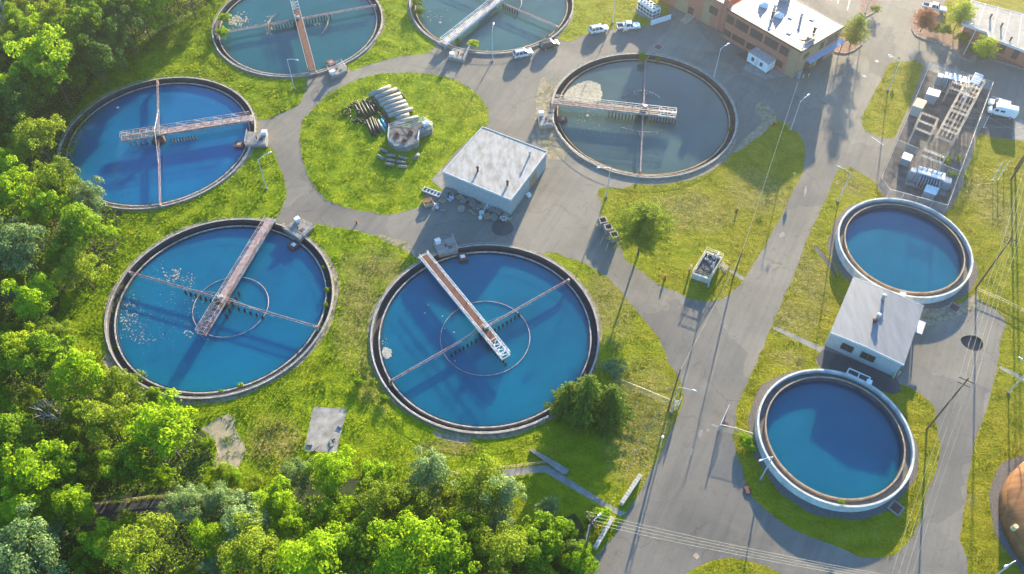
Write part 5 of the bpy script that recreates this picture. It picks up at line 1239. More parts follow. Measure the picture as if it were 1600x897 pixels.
fl = [(170, 300, 1.3, .5), (200, 275, .4, .7), (185, 385, 2.2, .5), (215, 350, 5.1, .7), (235, 345, .8, .6), (240, 395, 3.5, .6), (215, 440, 1.2, .7), (265, 410, 4.2, .6), (285, 430, 2.6, .5), (245, 440, .3, .6), (285, 450, 5.6, .4), (190, 262, 3.0, .4)]
fw = ['near the black ring', 'behind the pile at the top', 'left of the others below the ring', 'long curved one in the centre', 'standing upright in the centre', 'right of the centre', 'lowest at the left', 'lying against the lower pipes', 'small one at the right end',
      'in the bottom row', 'smallest at the bottom right', 'furthest back by the long pipes']
for (x, y, rz, rr), s in zip(fl, fw): elbow(x, y, rz, rr, .25, 1.6, 'black pipe elbow ' + s, tilt=.9 if 'upright' in s else .25)
sw = ['at the upper left', 'at the far left', 'top of the middle column', 'middle of the middle column', 'bottom of the middle column', 'top of the right column', 'middle of the right column', 'bottom of the right column', 'alone at the right']
for (x0, y0, x1, y1), s in zip(((450, 690, 520, 715), (420, 745, 482, 782), (508, 742, 588, 752), (505, 785, 583, 795), (493, 825, 572, 836), (617, 755, 695, 782), (600, 800, 678, 815), (610, 850, 692, 850), (758, 780, 805, 730)), sw):
    tube('short_pipe', zx(x0, y0), zx(x1, y1), .33, 'concrete', 'short pale concrete cylinder ' + s + ' of nine on the lawn', 'concrete cylinder', 'short concrete cylinders', .32, 12)
oc = [(525, 478), (595, 455), (720, 470), (850, 405), (935, 462), (925, 485), (812, 532), (797, 612), (690, 656), (580, 650), (515, 590)]
hz = 1.5; OQ = [V3(*zx(*p), hz) for p in oc]; oc_c = sum(OQ, Vector()) / len(OQ)
t = thing('octagonal_chamber', 'eight sided grey concrete valve chamber with railing and three rusty valves on the round lawn', 'chamber', (oc_c.x, oc_c.y, 0))
b = MB(); b.prism([tuple(p[:2]) for p in OQ], 0, hz - .12); b.build('wall', 'concrete', t); b = MB(); b.prism([tuple(p[:2]) for p in inset(OQ, -.12)], hz - .119, hz); dk = b.build('deck', 'octagon_deck', t)
b = MB(); q = inset(OQ, -.05)
for i in range(len(q)):
    a, c_ = q[i], q[(i + 1) % len(q)]
    for f in (.1, .55, 1.05): b.cyl(a + Vector((0, 0, f)), c_ + Vector((0, 0, f)), .04, n=5)
    m_ = max(1, int((c_ - a).length / 1.0))
    for j in range(m_): r_ = lerp(a, c_, j / m_); b.cyl(r_, r_ + Vector((0, 0, 1.05)), .04, n=5)
b.build('railing', 'lamp_steel', t)
for x, y in ((600, 545), (668, 605), (728, 525)):
    p = V3(*zx(x, y), hz); b = MB()
    b.lathe([(.45, .02), (.62, .02), (.62, .18), (.45, .18)], p, 14); b.cyl(p, p + Vector((0, 0, .9)), .1, n=8); 
    for k in range(5): a = k * 1.257; b.bar(p + Vector((.1 * math.cos(a), .1 * math.sin(a), .75)), p + Vector((.6 * math.cos(a), .6 * math.sin(a), .25)), .09)
    b.lathe([(.28, 0), (.36, 0), (.36, .06), (.28, .06)], p + Vector((0, 0, .9)), 14); b.build('valve', 'rust', t)
p = V3(*zx(868, 450), hz); b = MB(); b.box((p.x, p.y, hz + .45), (1.3, .9, .9), .5); b.build('cabinet', 'white_paint', t)
for a_, c_ in (((575, 500), (620, 570)), ((640, 470), (700, 560)), ((700, 500), (760, 480))):
    b = MB(); b.bar(V3(*zx(*a_), hz + .02), V3(*zx(*c_), hz + .02), .18, .06); b.build('deck_channel', 'dark_concrete', dk)

# three square concrete boxes with planks
for i, ((u, v), lb) in enumerate(zip(((941, 352.5), (949.5, 363), (958.5, 375)), ('upper', 'middle', 'lower'))):
    p = G(u, v); t = thing('concrete_box', lb + ' hollow square concrete box of the three at the road edge', 'concrete box', p, .25, 'hollow concrete boxes'); b = MB(); M_ = W[t.name]
    for (x, y, dx, dy) in ((-.68, 0, .22, 1.58), (.68, 0, .22, 1.58), (0, -.68, 1.14, .22), (0, .68, 1.14, .22)): b.box((x, y, .95), (dx, dy, 1.6))
    b.box((0, 0, .2), (1.15, 1.15, .1)); b.v = [tuple(M_ @ Vector(q)) for q in b.v]; b.build('wall', 'concrete', t)
for i, (p, q) in enumerate((((944, 369), (937, 384)), ((951, 378), (945.5, 394)))):
    b = MB(); b.bar(G(*p) + Vector((0, 0, .08)), G(*q) + Vector((0, 0, .08)), .25, .12); b.top('plank', 'pale_wood', ['left', 'right'][i] + ' timber plank sticking out below the concrete boxes', 'plank', 'timber planks')

# railed chamber on the lawn
zc = 1.4; CQ = [V3(*p, zc) for p in ((1103.5, 391.4), (1129.5, 402), (1108.8, 436.9), (1081.4, 427.5))]; cc = sum(CQ, Vector()) / 4
t = thing('concrete_chamber', 'open concrete chamber with yellow railings and steps on the central lawn', 'chamber', (cc.x, cc.y, 0))
b = MB(); iq = inset(CQ, -.5)
for i in range(4):
    j = (i + 1) % 4; b.hexa([(CQ[i].x, CQ[i].y, 0), (CQ[j].x, CQ[j].y, 0), (iq[j].x, iq[j].y, 0), (iq[i].x, iq[i].y, 0)], [(CQ[i].x, CQ[i].y, zc), (CQ[j].x, CQ[j].y, zc), (iq[j].x, iq[j].y, zc), (iq[i].x, iq[i].y, zc)])
b.build('wall', 'stone_cap', t); b = MB(); b.prism([tuple(p[:2]) for p in inset(CQ, -.45)], .05, .9); fl_ = b.build('floor', 'dark_concrete', t)
for f, g_ in ((.3, .5), (.62, .5), (.75, .25)):
    p = lerp(lerp(CQ[0], CQ[1], g_), lerp(CQ[3], CQ[2], g_), f); b = MB(); b.box((p.x, p.y, .97), (1.1, 1.4, .12), .35); b.cyl((p.x, p.y, 1.03), (p.x, p.y, 1.15), .35, n=12); b.build('hatch', 'octagon_deck', fl_)
def yrail(a, c_, n=4, low=0):
    b = MB(); a, c_ = Vector(a), Vector(c_)
    for f in (.5, 1.0): b.cyl(a + Vector((0, 0, f)), c_ + Vector((0, 0, f)), .05, n=5)
    for j in range(n + 1): r_ = lerp(a, c_, j / n); b.cyl(r_, r_ + Vector((0, 0, 1.0)), .05, n=5)
    b.build('railing', 'pale_yellow', t)
yrail(CQ[0], CQ[1]); yrail(CQ[1], CQ[2], 5); yrail(CQ[3], CQ[0], 5); yrail(iq[2], iq[3], 3)
for k, (f, g_, hh_) in enumerate(((.25, .25, 1.6), (.1, .55, 2.2), (.45, .75, 1.5))):
    p = lerp(lerp(CQ[0], CQ[1], g_), lerp(CQ[3], CQ[2], g_), f); b = MB(); b.cyl((p.x, p.y, .9), (p.x, p.y, .9 + hh_), .2, .12, n=10); b.box((p.x, p.y, 1.0), (.6, .6, .3), .4); b.build('valve_stem', 'lamp_steel', t)
sa = lerp(CQ[1], CQ[2], .12); sb = lerp(CQ[1], CQ[2], .42); od = (G(1142, 424) - Vector((lerp(sa, sb, .5).x, lerp(sa, sb, .5).y, 0))).normalized()
for k in range(5):
    z = zc - .27 * (k + 1); o = od * (.15 + .32 * k); b = MB(); b.hexa([tuple(sa + o + Vector((0, 0, z - sa.z))), tuple(sb + o + Vector((0, 0, z - sb.z))), tuple(sb + o + od * .3 + Vector((0, 0, z - sb.z))), tuple(sa + o + od * .3 + Vector((0, 0, z - sa.z)))],
        [tuple(sa + o + Vector((0, 0, z - sa.z + .08))), tuple(sb + o + Vector((0, 0, z - sb.z + .08))), tuple(sb + o + od * .3 + Vector((0, 0, z - sb.z + .08))), tuple(sa + o + od * .3 + Vector((0, 0, z - sa.z + .08)))]); b.build('step', 'pale_wood', t)
for s_ in (sa, sb):
    b = MB(); e_ = s_ + od * 1.9; b.cyl(s_ + Vector((0, 0, 1.0)), (e_.x, e_.y, 1.0), .05, n=5); b.cyl((e_.x, e_.y, 0), (e_.x, e_.y, 1.0), .05, n=5); b.build('stair_rail', 'pale_yellow', t)
p = G(1078.7, 421); b = MB(); b.cyl(p, p + Vector((0, 0, 1.1)), .2, n=10); b.m = 1; b.cyl(p + Vector((0, 0, 1.1)), p + Vector((0, 0, 1.25)), .24, n=10); b.top('vent_pipe', ['lamp_steel', 'tan_roof'], 'grey vent pipe with orange cap left of the concrete chamber', 'pipe')
# slab details
for i, (u, v, s) in enumerate(((484, 695, .9), (493, 701, 1.1), (517, 693, 1.2), (531, 667, .8), (520, 686, .7))):
    p = G(u, v); b = MB(); b.box((p.x, p.y, .1), (1.1 * s, .3, .18), i * .9); b.box((p.x + .2, p.y - .25, .06), (.5 * s, .25, .12), i * 1.3); b.top('concrete_rubble', 'grey_wood', ['rubble piece at the lower left of the concrete slab', 'largest dark rubble piece at the bottom edge of the slab', 'rubble piece at the lower right corner of the slab', 'rubble piece at the right edge of the slab', 'rubble piece above the lower right corner of the slab'][i], 'rubble', 'rubble on the concrete slab')

# ------------------------------------------------------------------ junk beside the shed
zj = lambda x, y: (640 + x / 6.9, 270 + y / 6.9)
def pallet_mesh(b, M_, n=3, w_=1.35, z=0.0):
    vs0 = len(b.v)
    for k in range(n):
        zz = z + k * .2
        for y in (-.55, 0, .55): b.box((0, y, zz + .06), (w_, .12, .12))
        for x in np.linspace(-.6, .6, 6): b.box((x, 0, zz + .14), (.16, 1.25, .03))
    b.v[vs0:] = [tuple(M_ @ Vector(q)) for q in b.v[vs0:]]
JP = [(400, 205, 3, .3, 'farthest stack of grey pallets at the left by the shed wall'), (465, 220, 4, .5, 'tall stack of grey pallets second along the shed wall'), (375, 268, 3, .9, 'wide pallet stack left of the white frame'), (355, 305, 2, .6, 'low pallet stack in front at the left'),
      (540, 272, 2, .2, 'low brown pallet stack by the middle of the shed wall'), (580, 320, 3, .7, 'leaning pallet stack in the middle of the junk row'), (662, 300, 3, .3, 'brown pallet stack behind the striped one'), (685, 355, 4, .4, 'striped pallet stack with white slats'), (720, 375, 2, 1.1, 'broken pallets right of the striped stack'),
      (795, 365, 2, .2, 'dark pallets under the middle right of the shed wall'), (890, 405, 3, .9, 'pallet stack left of the tall grey one'), (955, 435, 4, .6, 'tall grey pallet stack near the shed corner'), (905, 495, 4, .5, 'grey slatted pallet stack furthest from the wall'), (835, 475, 2, .1, 'low brown pallets beside the white drum'), (1030, 475, 2, .8, 'tumbled pallets right at the shed corner')]
for x, y, n, rz, lb in JP:
    p = G(*zj(x, y)); t_ = Matrix.Translation(p) @ Matrix.Rotation(rz + .4, 4, 'Z'); b = MB(); pallet_mesh(b, t_, n); o = b.top('pallet_stack', 'grey_wood' if ('grey' in lb or 'striped' in lb or n == 3) else 'pale_wood', lb, 'pallets', 'pallet stacks along the shed', origin=p)
def cratebox(x, y, d, rz, mat, lb, slats=True, tilt=0):
    p = G(*zj(x, y)); M_ = Matrix.Translation(p) @ Matrix.Rotation(rz, 4, 'Z'); b = MB(); X, Y, Z = d
    for k in range(4):
        z = Z * (k + .5) / 4
        for s in (-1, 1): b.box((0, s * Y / 2, z), (X, .06, Z / 4 * .8)); b.box((s * X / 2, 0, z), (.06, Y, Z / 4 * .8))
    b.box((0, 0, .05), (X, Y, .08))
    for sx_ in (-1, 1):
        for sy_ in (-1, 1): b.box((sx_ * (X / 2 - .06), sy_ * (Y / 2 - .06), Z / 2), (.12, .12, Z))
    b.v = [tuple(M_ @ Vector(q)) for q in b.v]; return b.top('wooden_crate', mat, lb, 'crate', origin=p)
cratebox(205, 350, (1.9, 1.0, .9), .45, 'pale_wood', 'long pale timber crate left of the shed'); cratebox(190, 305, (1.9, .5, .5), .45, 'orange_wood', 'orange timber crate behind the long pale crate')
p = G(*zj(240, 215)); M_ = Matrix.Translation(p) @ Matrix.Rotation(-.45, 4, 'Z'); b = MB()
for y in (-.55, .55): b.box((0, y, .2), (4.0, .12, .4))
for x in np.linspace(-2, 2, 6): b.box((x, 0, .2), (.12, 1.1, .3))
for x in (-1.2, -.4, .5, 1.1): b.box((x, .05, .12), (.35, .8, .15))
b.v = [tuple(M_ @ Vector(q)) for q in b.v]; b.top('metal_frame', 'trim', 'long white ladder like frame on the grass edge left of the shed', 'frame', origin=p)
for x, y, s, lb in ((275, 375, 1.0, 'heap of white metal scraps below the timber crate'), (440, 290, .8, 'white chair like frame between the pallet stacks'), (840, 385, .9, 'white folded frame behind the drum'), (1010, 500, .8, 'white bent frame at the shed corner')):
    p = G(*zj(x, y)); q = random.Random(int(x)); b = MB()
    for k in range(12):
        a = q.uniform(0, 6.28); c0 = p + Vector((q.uniform(-.6, .6) * s, q.uniform(-.5, .5) * s, q.uniform(.08, .5))); b.bar(c0, c0 + Vector((math.cos(a) * q.uniform(.5, 1.1), math.sin(a) * q.uniform(.5, 1.1), q.uniform(-.05, .4))), q.uniform(.06, .3), .05)
    b.top('scrap_heap', 'trim', lb, 'scrap', 'white scrap heaps', origin=p)
p = G(*zj(560, 400)); b = MB(); b.lathe([(.01, .55), (.75, .55), (.75, .65), (.01, .65)], p, 10, closed=False); b.m = 1
for k in range(6): a = k * 1.047; b.bar(p + Vector((.68 * math.cos(a), .68 * math.sin(a), 0)), p + Vector((.68 * math.cos(a), .68 * math.sin(a), .6)), .1)
b.lathe([(.62, .15), (.74, .15), (.74, .25), (.62, .25)], p, 10); b.top('cable_reel', ['pale_wood', 'lamp_steel'], 'round tan topped reel standing alone before the pallets', 'reel', origin=p)
for x, y, r, hh, mt_, lb in ((778, 452, .5, .8, 'trim', 'white topped round drum before the pallet row'), (800, 470, .35, .7, 'pale_wood', 'small tan drum beside the white topped drum')):
    p = G(*zj(x, y)); b = MB(); b.cyl(p, p + Vector((0, 0, hh)), r, n=16)
    for z in (.02, hh * .5, hh): b.lathe([(r, 0), (r + .03, 0), (r + .03, .04), (r, .04)], p + Vector((0, 0, z)), 16)
    b.top('drum', mt_, lb, 'drum', origin=p)
p = G(*zj(762, 495)); b = MB(); b.box((p.x, p.y, .25), (.55, .55, .5), .5); b.box((p.x, p.y, .53), (.62, .62, .06), .5); b.top('white_bin', 'white_paint', 'small white box on the asphalt before the drums', 'box')
p, q = G(*zj(325, 410)), G(*zj(385, 408)); b = MB(); b.bar(p + Vector((0, 0, .1)), q + Vector((0, 0, .1)), .4, .2); b.top('concrete_block', 'concrete', 'single pale block lying on the asphalt near the crate', 'block')
for i, (x, y, x1, y1) in enumerate(((640, 400, 700, 460), (1060, 520, 1095, 490), (735, 410, 755, 350))):
    p, q = G(*zj(x, y)), G(*zj(x1, y1)); b = MB(); b.bar(p + Vector((0, 0, .05)), q + Vector((0, 0, .25)), .22, .06); b.bar(p + Vector((.2, .1, .05)), q + Vector((.25, .0, .12)), .15, .05); b.top('plank', 'pale_wood', ['loose boards below the striped pallet stack', 'loose board at the shed corner', 'board leaning on the broken pallets'][i], 'plank', 'timber planks')

# ------------------------------------------------------------------ plants
def mesh_from(name, V, F, mats, mi=None):
    me = bpy.data.meshes.new(name); V = np.asarray(V, np.float32); F = np.asarray(F, np.int32); k = F.shape[1]
    me.vertices.add(len(V)); me.vertices.foreach_set('co', V.ravel()); me.loops.add(F.size); me.loops.foreach_set('vertex_index', F.ravel())
    me.polygons.add(len(F)); me.polygons.foreach_set('loop_start', np.arange(0, F.size, k, dtype=np.int32)); me.polygons.foreach_set('loop_total', np.full(len(F), k, np.int32))
    for m_ in mats: me.materials.append(MATS[m_])
    me.update(calc_edges=True); me.validate(); return me
def unit(a): return a / np.maximum(np.linalg.norm(a, axis=1, keepdims=True), 1e-6)
def leafquads(C, N, s, rs, asp=.62):
    n = len(C); T = unit(np.cross(N, rs.normal(size=(n, 3)))); B = np.cross(N, T); s = s[:, None]
    bend = N * s * .25
    V = np.stack([C - T * s, C - B * s * asp + bend, C + T * s, C + B * s * asp + bend], 1).reshape(-1, 3)
    return V, np.arange(4 * n).reshape(n, 4)
def crown(seed, R0=1.0, Hh=1.0, nc=46, nl=5200, ls=.030, spread=.30, conic=0.0, up=.2):
    """unit-ish crown around the origin, radius 1, height about 1.6*Hh; many leaf clumps with gaps"""
    rs = np.random.RandomState(seed)
    d = rs.normal(size=(nc, 3)); d[:, 2] = np.abs(d[:, 2]) * 1.0 - .25; d = unit(d)
    rad = rs.uniform(.30, .90, nc)[:, None] * (1 + .22 * np.sin(3 * np.arctan2(d[:, 1], d[:, 0]) + rs.uniform(0, 6)))[:, None]
    cen = d * rad * np.array([1, 1, .95 * Hh]); cen[:, 2] += .62 * Hh
    cr = rs.uniform(.13, spread, nc)
    w_ = cr ** 2; which = rs.choice(nc, nl, p=w_ / w_.sum())
    q = unit(rs.normal(size=(nl, 3))); q[:, 2] = np.where(q[:, 2] < -.3, -q[:, 2], q[:, 2]); q = unit(q + np.array([0, 0, .15]))
    rr = cr[which][:, None] * rs.uniform(.6, 1.12, (nl, 1)); C = cen[which] + q * rr
    outd = unit(C - np.array([0, 0, .35 * Hh])); N = unit(q * .9 + outd * .4 + rs.normal(size=(nl, 3)) * .45 + np.array([0, 0, up]))
    return leafquads(C, N, rs.uniform(.7, 1.4, nl) * ls, rs)
def trunkmesh(seed, hh=1.0, r=.05, limbs=6, top=.75):
    rs = random.Random(seed); b = MB(); pts = [Vector((0, 0, -.02))]
    for i in range(1, 6): pts.append(Vector((rs.uniform(-.03, .03) * i, rs.uniform(-.03, .03) * i, hh * top * i / 5)))
    for i in range(5): b.cyl(pts[i], pts[i + 1], r * (1 - .16 * i), r * (1 - .16 * (i + 1)), 7)
    for k in range(limbs):
        i = rs.randint(2, 4); a = rs.uniform(0, 6.28); e = pts[i] + Vector((math.cos(a) * .5, math.sin(a) * .5, rs.uniform(.2, .45) * hh)); m_ = lerp(pts[i], e, .5) + Vector((0, 0, -.04))
        b.cyl(pts[i], m_, r * .4, r * .28, 5); b.cyl(m_, e, r * .28, r * .1, 5)
    return b
KINDS = ['leaf_bright', 'leaf_mid', 'leaf_olive', 'leaf_silver', 'leaf_dark', 'leaf_yellow']
KW = {'leaf_bright': 'bright green', 'leaf_mid': 'mid green', 'leaf_olive': 'olive green', 'leaf_silver': 'silvery grey green', 'leaf_dark': 'dark green', 'leaf_yellow': 'yellow green'}
CM = {}
for ki, kname in enumerate(KINDS):
    for s in range(4):
        nc = (60, 44, 75, 52)[s]; V, F = crown(100 * ki + s, 1, (1, 1.25, .85, 1.1)[s], nc, 7000 if kname != 'leaf_silver' else 8500, .040 if kname not in ('leaf_silver', 'leaf_olive') else .031, (.27, .33, .24, .30)[s])
        CM[kname, s] = mesh_from('crown', V, F, [kname])
TM = []
for s in range(4):
    b = trunkmesh(s + 40); o = b.build('trunk', 'bark'); TM.append(o.data); bpy.data.objects.remove(o)
CNT = {}
def tree(x, y, rad, kind, s, label, group, cat='tree', name='tree', lift=None, hs=1.0):
    """trunk and crown, the crown radius rad"""
    t = bpy.data.objects.new(name, None); COL.objects.link(t); t.location = (x, y, 0); t.rotation_euler = (0, 0, rnd.uniform(0, 6.28)); t.empty_display_size = .3
    tag(t, label, cat, group); W[t.name] = Matrix.Translation((x, y, 0))
    lift = rad * .55 if lift is None else lift
    c = bpy.data.objects.new('crown', CM[kind, s]); COL.objects.link(c); c.parent = t; c.location = (0, 0, lift); c.scale = (rad, rad * rnd.uniform(.9, 1.1), rad * hs)
    k = bpy.data.objects.new('trunk', TM[s % 4]); COL.objects.link(k); k.parent = t; k.scale = (rad * .8, rad * .8, lift + rad * hs); return t
# hand placed trees of the woods: (u, v of the crown, radius in metres, kind, label)
HT = [(80, 108, 7.2, 'leaf_bright', 'largest bright green tree in the upper left woods'), (128, 62, 6.0, 'leaf_mid', 'green tree above the largest bright tree, upper left woods'), (190, 30, 6.2, 'leaf_dark', 'dark green tree at the top of the woods'),
      (222, 25, 4.6, 'leaf_bright', 'light green tree at the top wood edge left of the slate tank'), (150, 95, 5.2, 'leaf_dark', 'dark grey green tree at the wood edge above the azure tank'), (100, 45, 5.5, 'leaf_olive', 'olive tree near the bare one in the top left corner'),
      (60, 215, 5.0, 'leaf_olive', 'soft olive bush like tree left of the azure tank'), (20, 175, 5.5, 'leaf_dark', 'dark tree at the left edge beside the largest bright tree'), (140, 318, 4.4, 'leaf_silver', 'silvery willow overhanging the lower left rim of the azure tank'),
      (100, 300, 5.2, 'leaf_olive', 'olive tree just left of the silvery willow'), (35, 385, 6.2, 'leaf_silver', 'large silvery willow at the left edge between the two left tanks'), (135, 370, 5.4, 'leaf_mid', 'green tree whose edge reaches the lawn between the two left tanks'),
      (75, 335, 5.0, 'leaf_bright', 'bright green tree above the large silvery willow'), (130, 425, 4.0, 'leaf_olive', 'olive tree low at the wood edge beside the teal tank'), (15, 550, 5.0, 'leaf_yellow', 'glowing yellow green tree at the left edge beside the teal tank'),
      (60, 480, 4.6, 'leaf_bright', 'bright tree left of the shaded clearing'), (70, 565, 5.0, 'leaf_mid', 'mid green tree below the shaded clearing'), (125, 600, 4.4, 'leaf_bright', 'bright tree left of the lower rim of the teal tank'),
      (190, 610, 4.2, 'leaf_olive', 'olive tree touching the lower left rim of the teal tank'), (258, 680, 5.6, 'leaf_bright', 'broad bright green tree left of the sand patch'), (200, 735, 4.4, 'leaf_mid', 'green tree above the dark wood path'),
      (170, 665, 4.2, 'leaf_olive', 'olive tree right of the white dead branches'), (70, 735, 5.6, 'leaf_bright', 'big bright green tree at the lower left above the path'), (30, 690, 4.6, 'leaf_mid', 'mid green tree at the lower left edge'),
      (45, 870, 6.2, 'leaf_silver', 'blue green silvery tree in the bottom left corner'), (120, 800, 3.6, 'leaf_bright', 'small bright tree at the left end of the dark path'), (30, 800, 4.6, 'leaf_bright', 'bright tree at the left edge above the silvery corner tree'),
      (220, 865, 5.0, 'leaf_olive', 'olive tree in the bottom woods below the dark path'), (290, 790, 3.4, 'leaf_silver', 'small silvery tree just below the dark path'), (340, 785, 3.0, 'leaf_silver', 'pale silvery bush at the right end of the dark path'),
      (385, 815, 4.4, 'leaf_silver', 'silvery tree right of the end of the dark path'), (440, 790, 3.6, 'leaf_bright', 'bright green tree below the sand patch'), (470, 745, 3.0, 'leaf_silver', 'pale bush on the wood edge below the slab'),
      (520, 745, 3.6, 'leaf_bright', 'bright round tree on the wood edge below the concrete slab'), (583, 748, 3.2, 'leaf_bright', 'bright round tree right of the one below the slab'), (672, 745, 4.0, 'leaf_silver', 'pale round tree on the wood edge below the blue tank'),
      (748, 765, 4.6, 'leaf_olive', 'tall olive tree at the right end of the bottom woods'), (785, 775, 3.6, 'leaf_silver', 'silvery tree beside the walkway at the wood edge'), (720, 835, 4.2, 'leaf_yellow', 'solitary glowing green tree in front of the silvery ones'),
      (600, 790, 4.2, 'leaf_olive', 'olive tree in the middle of the bottom woods'), (650, 800, 4.0, 'leaf_olive', 'second olive tree right of the middle of the bottom woods'), (640, 880, 5.6, 'leaf_bright', 'large bright tree at the bottom edge in the middle'),
      (560, 860, 5.0, 'leaf_mid', 'mid green tree at the bottom edge left of the large bright one'), (790, 870, 4.6, 'leaf_olive', 'olive tree at the bottom edge right of the middle'), (850, 840, 4.0, 'leaf_mid', 'green tree beside the dark conifer at the bottom'),
      (500, 880, 5.0, 'leaf_bright', 'bright tree at the bottom edge below the concrete slab'), (780, 815, 2.6, 'leaf_silver', 'small silvery bush below the walkway bend'), (855, 800, 2.2, 'leaf_silver', 'tiny silvery bush at the shaded lawn corner'),
      (700, 885, 5.0, 'leaf_bright', 'bright tree at the bottom edge right of the middle'), (400, 870, 5.2, 'leaf_olive', 'olive tree at the bottom edge left of the middle')]
placed = []
for i, (u, v, r_, kd, lb) in enumerate(HT):
    LF = .75 if v < 260 and u < 300 else .55
    p = G(u, v, r_ * (LF + .80))
    for c_ in TC.values():
        dd = Vector((p.x - c_[0], p.y - c_[1], 0))
        if dd.length < RT + 1.2: p = Vector((*c_, 0)) + dd.normalized() * (RT + 1.3)
    placed.append((p.x, p.y, r_)); tree(p.x, p.y, r_ * 1.02, kd, i % 4, lb, None, lift=r_ * LF, hs=1.3)
# fill of the woods
g5 = lambda q: [tuple(G(u, v, 4.5)[:2]) for u, v in q]; f1, f2 = g5(FOREST1), g5(FOREST2); wp_ = g2([(140, 780), (227, 768), (283.6, 764), (382.5, 760), (400, 765), (392, 790), (374.5, 793), (240.8, 812), (150, 815)])
clear = g2([(85, 455), (150, 440), (165, 470), (160, 560), (105, 535)])
def region(x, y):
    a, b_, c_ = (G(0, 300), G(0, 620), G(300, 700))
    if x > G(560, 840).x and y < 66: return 'in the bottom woods right of the concrete slab'
    if y < G(0, 800).y + 3 and x > G(270, 840).x: return 'in the bottom woods left of the concrete slab'
    if y < G(0, 800).y + 3: return 'in the bottom left woods below the dark path'
    if y < G(0, 600).y: return 'in the lower left woods above the dark path'
    if y < G(0, 440).y: return 'in the woods left of the teal tank'
    if y < G(0, 290).y: return 'in the woods between the two left tanks'
    if y < G(0, 120).y: return 'in the woods left of the azure tank'
    return 'in the woods of the top left corner'
rt = random.Random(11); tries = 0; nt_ = 0
while tries < 40000 and nt_ < 275:
    tries += 1
    x, y = rt.uniform(-150, 22), rt.uniform(30, 215)
    X, Y = np.array([x]), np.array([y])
    if not (inpoly(X, Y, f1)[0] or inpoly(X, Y, f2)[0]) or inpoly(X, Y, wp_)[0] or inpoly(X, Y, clear)[0]: continue
    r_ = rt.choice([1.9, 2.4, 2.8, 3.2, 3.8, 4.4]) * (1.15 if y > 110 else .95)
    if any((x - a) ** 2 + (y - b_) ** 2 < ((r_ + c_) * .50) ** 2 for a, b_, c_ in placed): continue
    if any((x - c_[0]) ** 2 + (y - c_[1]) ** 2 < (RT + r_ * .75) ** 2 for c_ in TC.values()): continue
    placed.append((x, y, r_)); nt_ += 1
    kd = rt.choices(KINDS, (.40, .26, .18, .035, .08 if y > 120 else .01, .06))[0]; big = 'large ' if r_ > 3.4 else 'small ' if r_ < 2.3 else 'middling '
    lb = big + KW[kd] + ' tree ' + region(x, y); tree(x, y, r_, kd, rt.randrange(4), lb, 'leafy trees of the woods', lift=r_ * (1.25 if y > 122 else .85) * rt.uniform(.75, 1.25) * (.7 if r_ > 2.5 else .5), hs=1.25)
# undergrowth, low and uncountable
rs = np.random.RandomState(5); n = 420000; X = rs.uniform(-150, 22, n); Y = rs.uniform(30, 215, n); k = (inpoly(X, Y, f1) | inpoly(X, Y, f2)) & ~inpoly(X, Y, wp_)
X, Y = X[k], Y[k]; Z = rs.uniform(.02, 1.0, len(X)) * (0.25 + 1.3 * np.clip(np.sin(X * .9 + np.sin(Y * .7)) * np.sin(Y * .8 + 1.3 * np.sin(X * .5)), 0, 1)); N = unit(rs.normal(size=(len(X), 3)) * .6 + np.array([0, 0, 1]))
V, F = leafquads(np.stack([X, Y, Z], 1), N, rs.uniform(.10, .24, len(X)), rs); me = mesh_from('undergrowth', V, F, ['leaf_mid']); o = bpy.data.objects.new('undergrowth', me); COL.objects.link(o); o['kind'] = 'stuff'

def dead(u, v, label, L=5.0, lean=.3, seed=1):
    p = G(u, v); q = random.Random(seed); t = thing('dead_tree', label, 'tree', p); b = MB()
    def br(a, d, ln, r_, lv):
        e = a + d * ln; b.cyl(a, e, r_, r_ * .6, 6)
        if lv == 0: return
        for k in range(3 if lv > 1 else 2):
            nd = (d + Vector((q.uniform(-.8, .8), q.uniform(-.8, .8), q.uniform(-.2, .5)))).normalized(); br(lerp(a, e, q.uniform(.5, 1)), nd, ln * q.uniform(.55, .8), r_ * .6, lv - 1)
    br(p, Vector((lean, -.1, 1)).normalized(), L * .4, .22, 4); b.build('trunk', 'dead_bark', t)
dead(122, 672, 'bare white dead tree lying among the trees of the lower left woods', 10, -.3, 3); dead(20, 62, 'bare grey dead tree in the top left corner', 14, .1, 8); dead(285, 815, 'small bare grey branches below the dark path', 6, .6, 12)

# conifers
def spruce(x, y, hh, rad, label, seed, kind='leaf_spruce'):
    rs = np.random.RandomState(seed); t = thing('spruce_tree', label, 'tree', (x, y, 0), 0, 'spruces at the rim of the blue tank'); nb = int(26 * hh); C = []; N = []; S_ = []
    for k in range(nb):
        f = (k / nb) ** .8; z = hh * (1 - f * .93); a = k * 2.399 + rs.uniform(-.3, .3); L = rad * (.16 + .84 * f ** .8) * rs.uniform(.6, 1.25); m_ = max(3, int(L * 15))
        for j in range(m_):
            s = (j + .5) / m_; rr = L * s; dz = -.22 * rr + .10 * rr * s; wd = .36 * (1 - s * .6) * (.3 + f)
            for e in range(2):
                off = rs.uniform(-wd, wd); C.append((rr * math.cos(a) - off * math.sin(a), rr * math.sin(a) + off * math.cos(a), z + dz + rs.uniform(-.12, .1))); N.append((math.cos(a) * .35 + rs.normal() * .3, math.sin(a) * .35 + rs.normal() * .3, 1)); S_.append(rs.uniform(.10, .24))
    V, F = leafquads(np.array(C), unit(np.array(N)), np.array(S_), rs, .45); me = mesh_from('crown', V, F, [kind]); o = bpy.data.objects.new('crown', me); COL.objects.link(o); o.parent = t
    b = MB(); b.cyl((x, y, 0), (x, y, hh * .97), .22, .03, 8); b.build('trunk', 'bark', t)
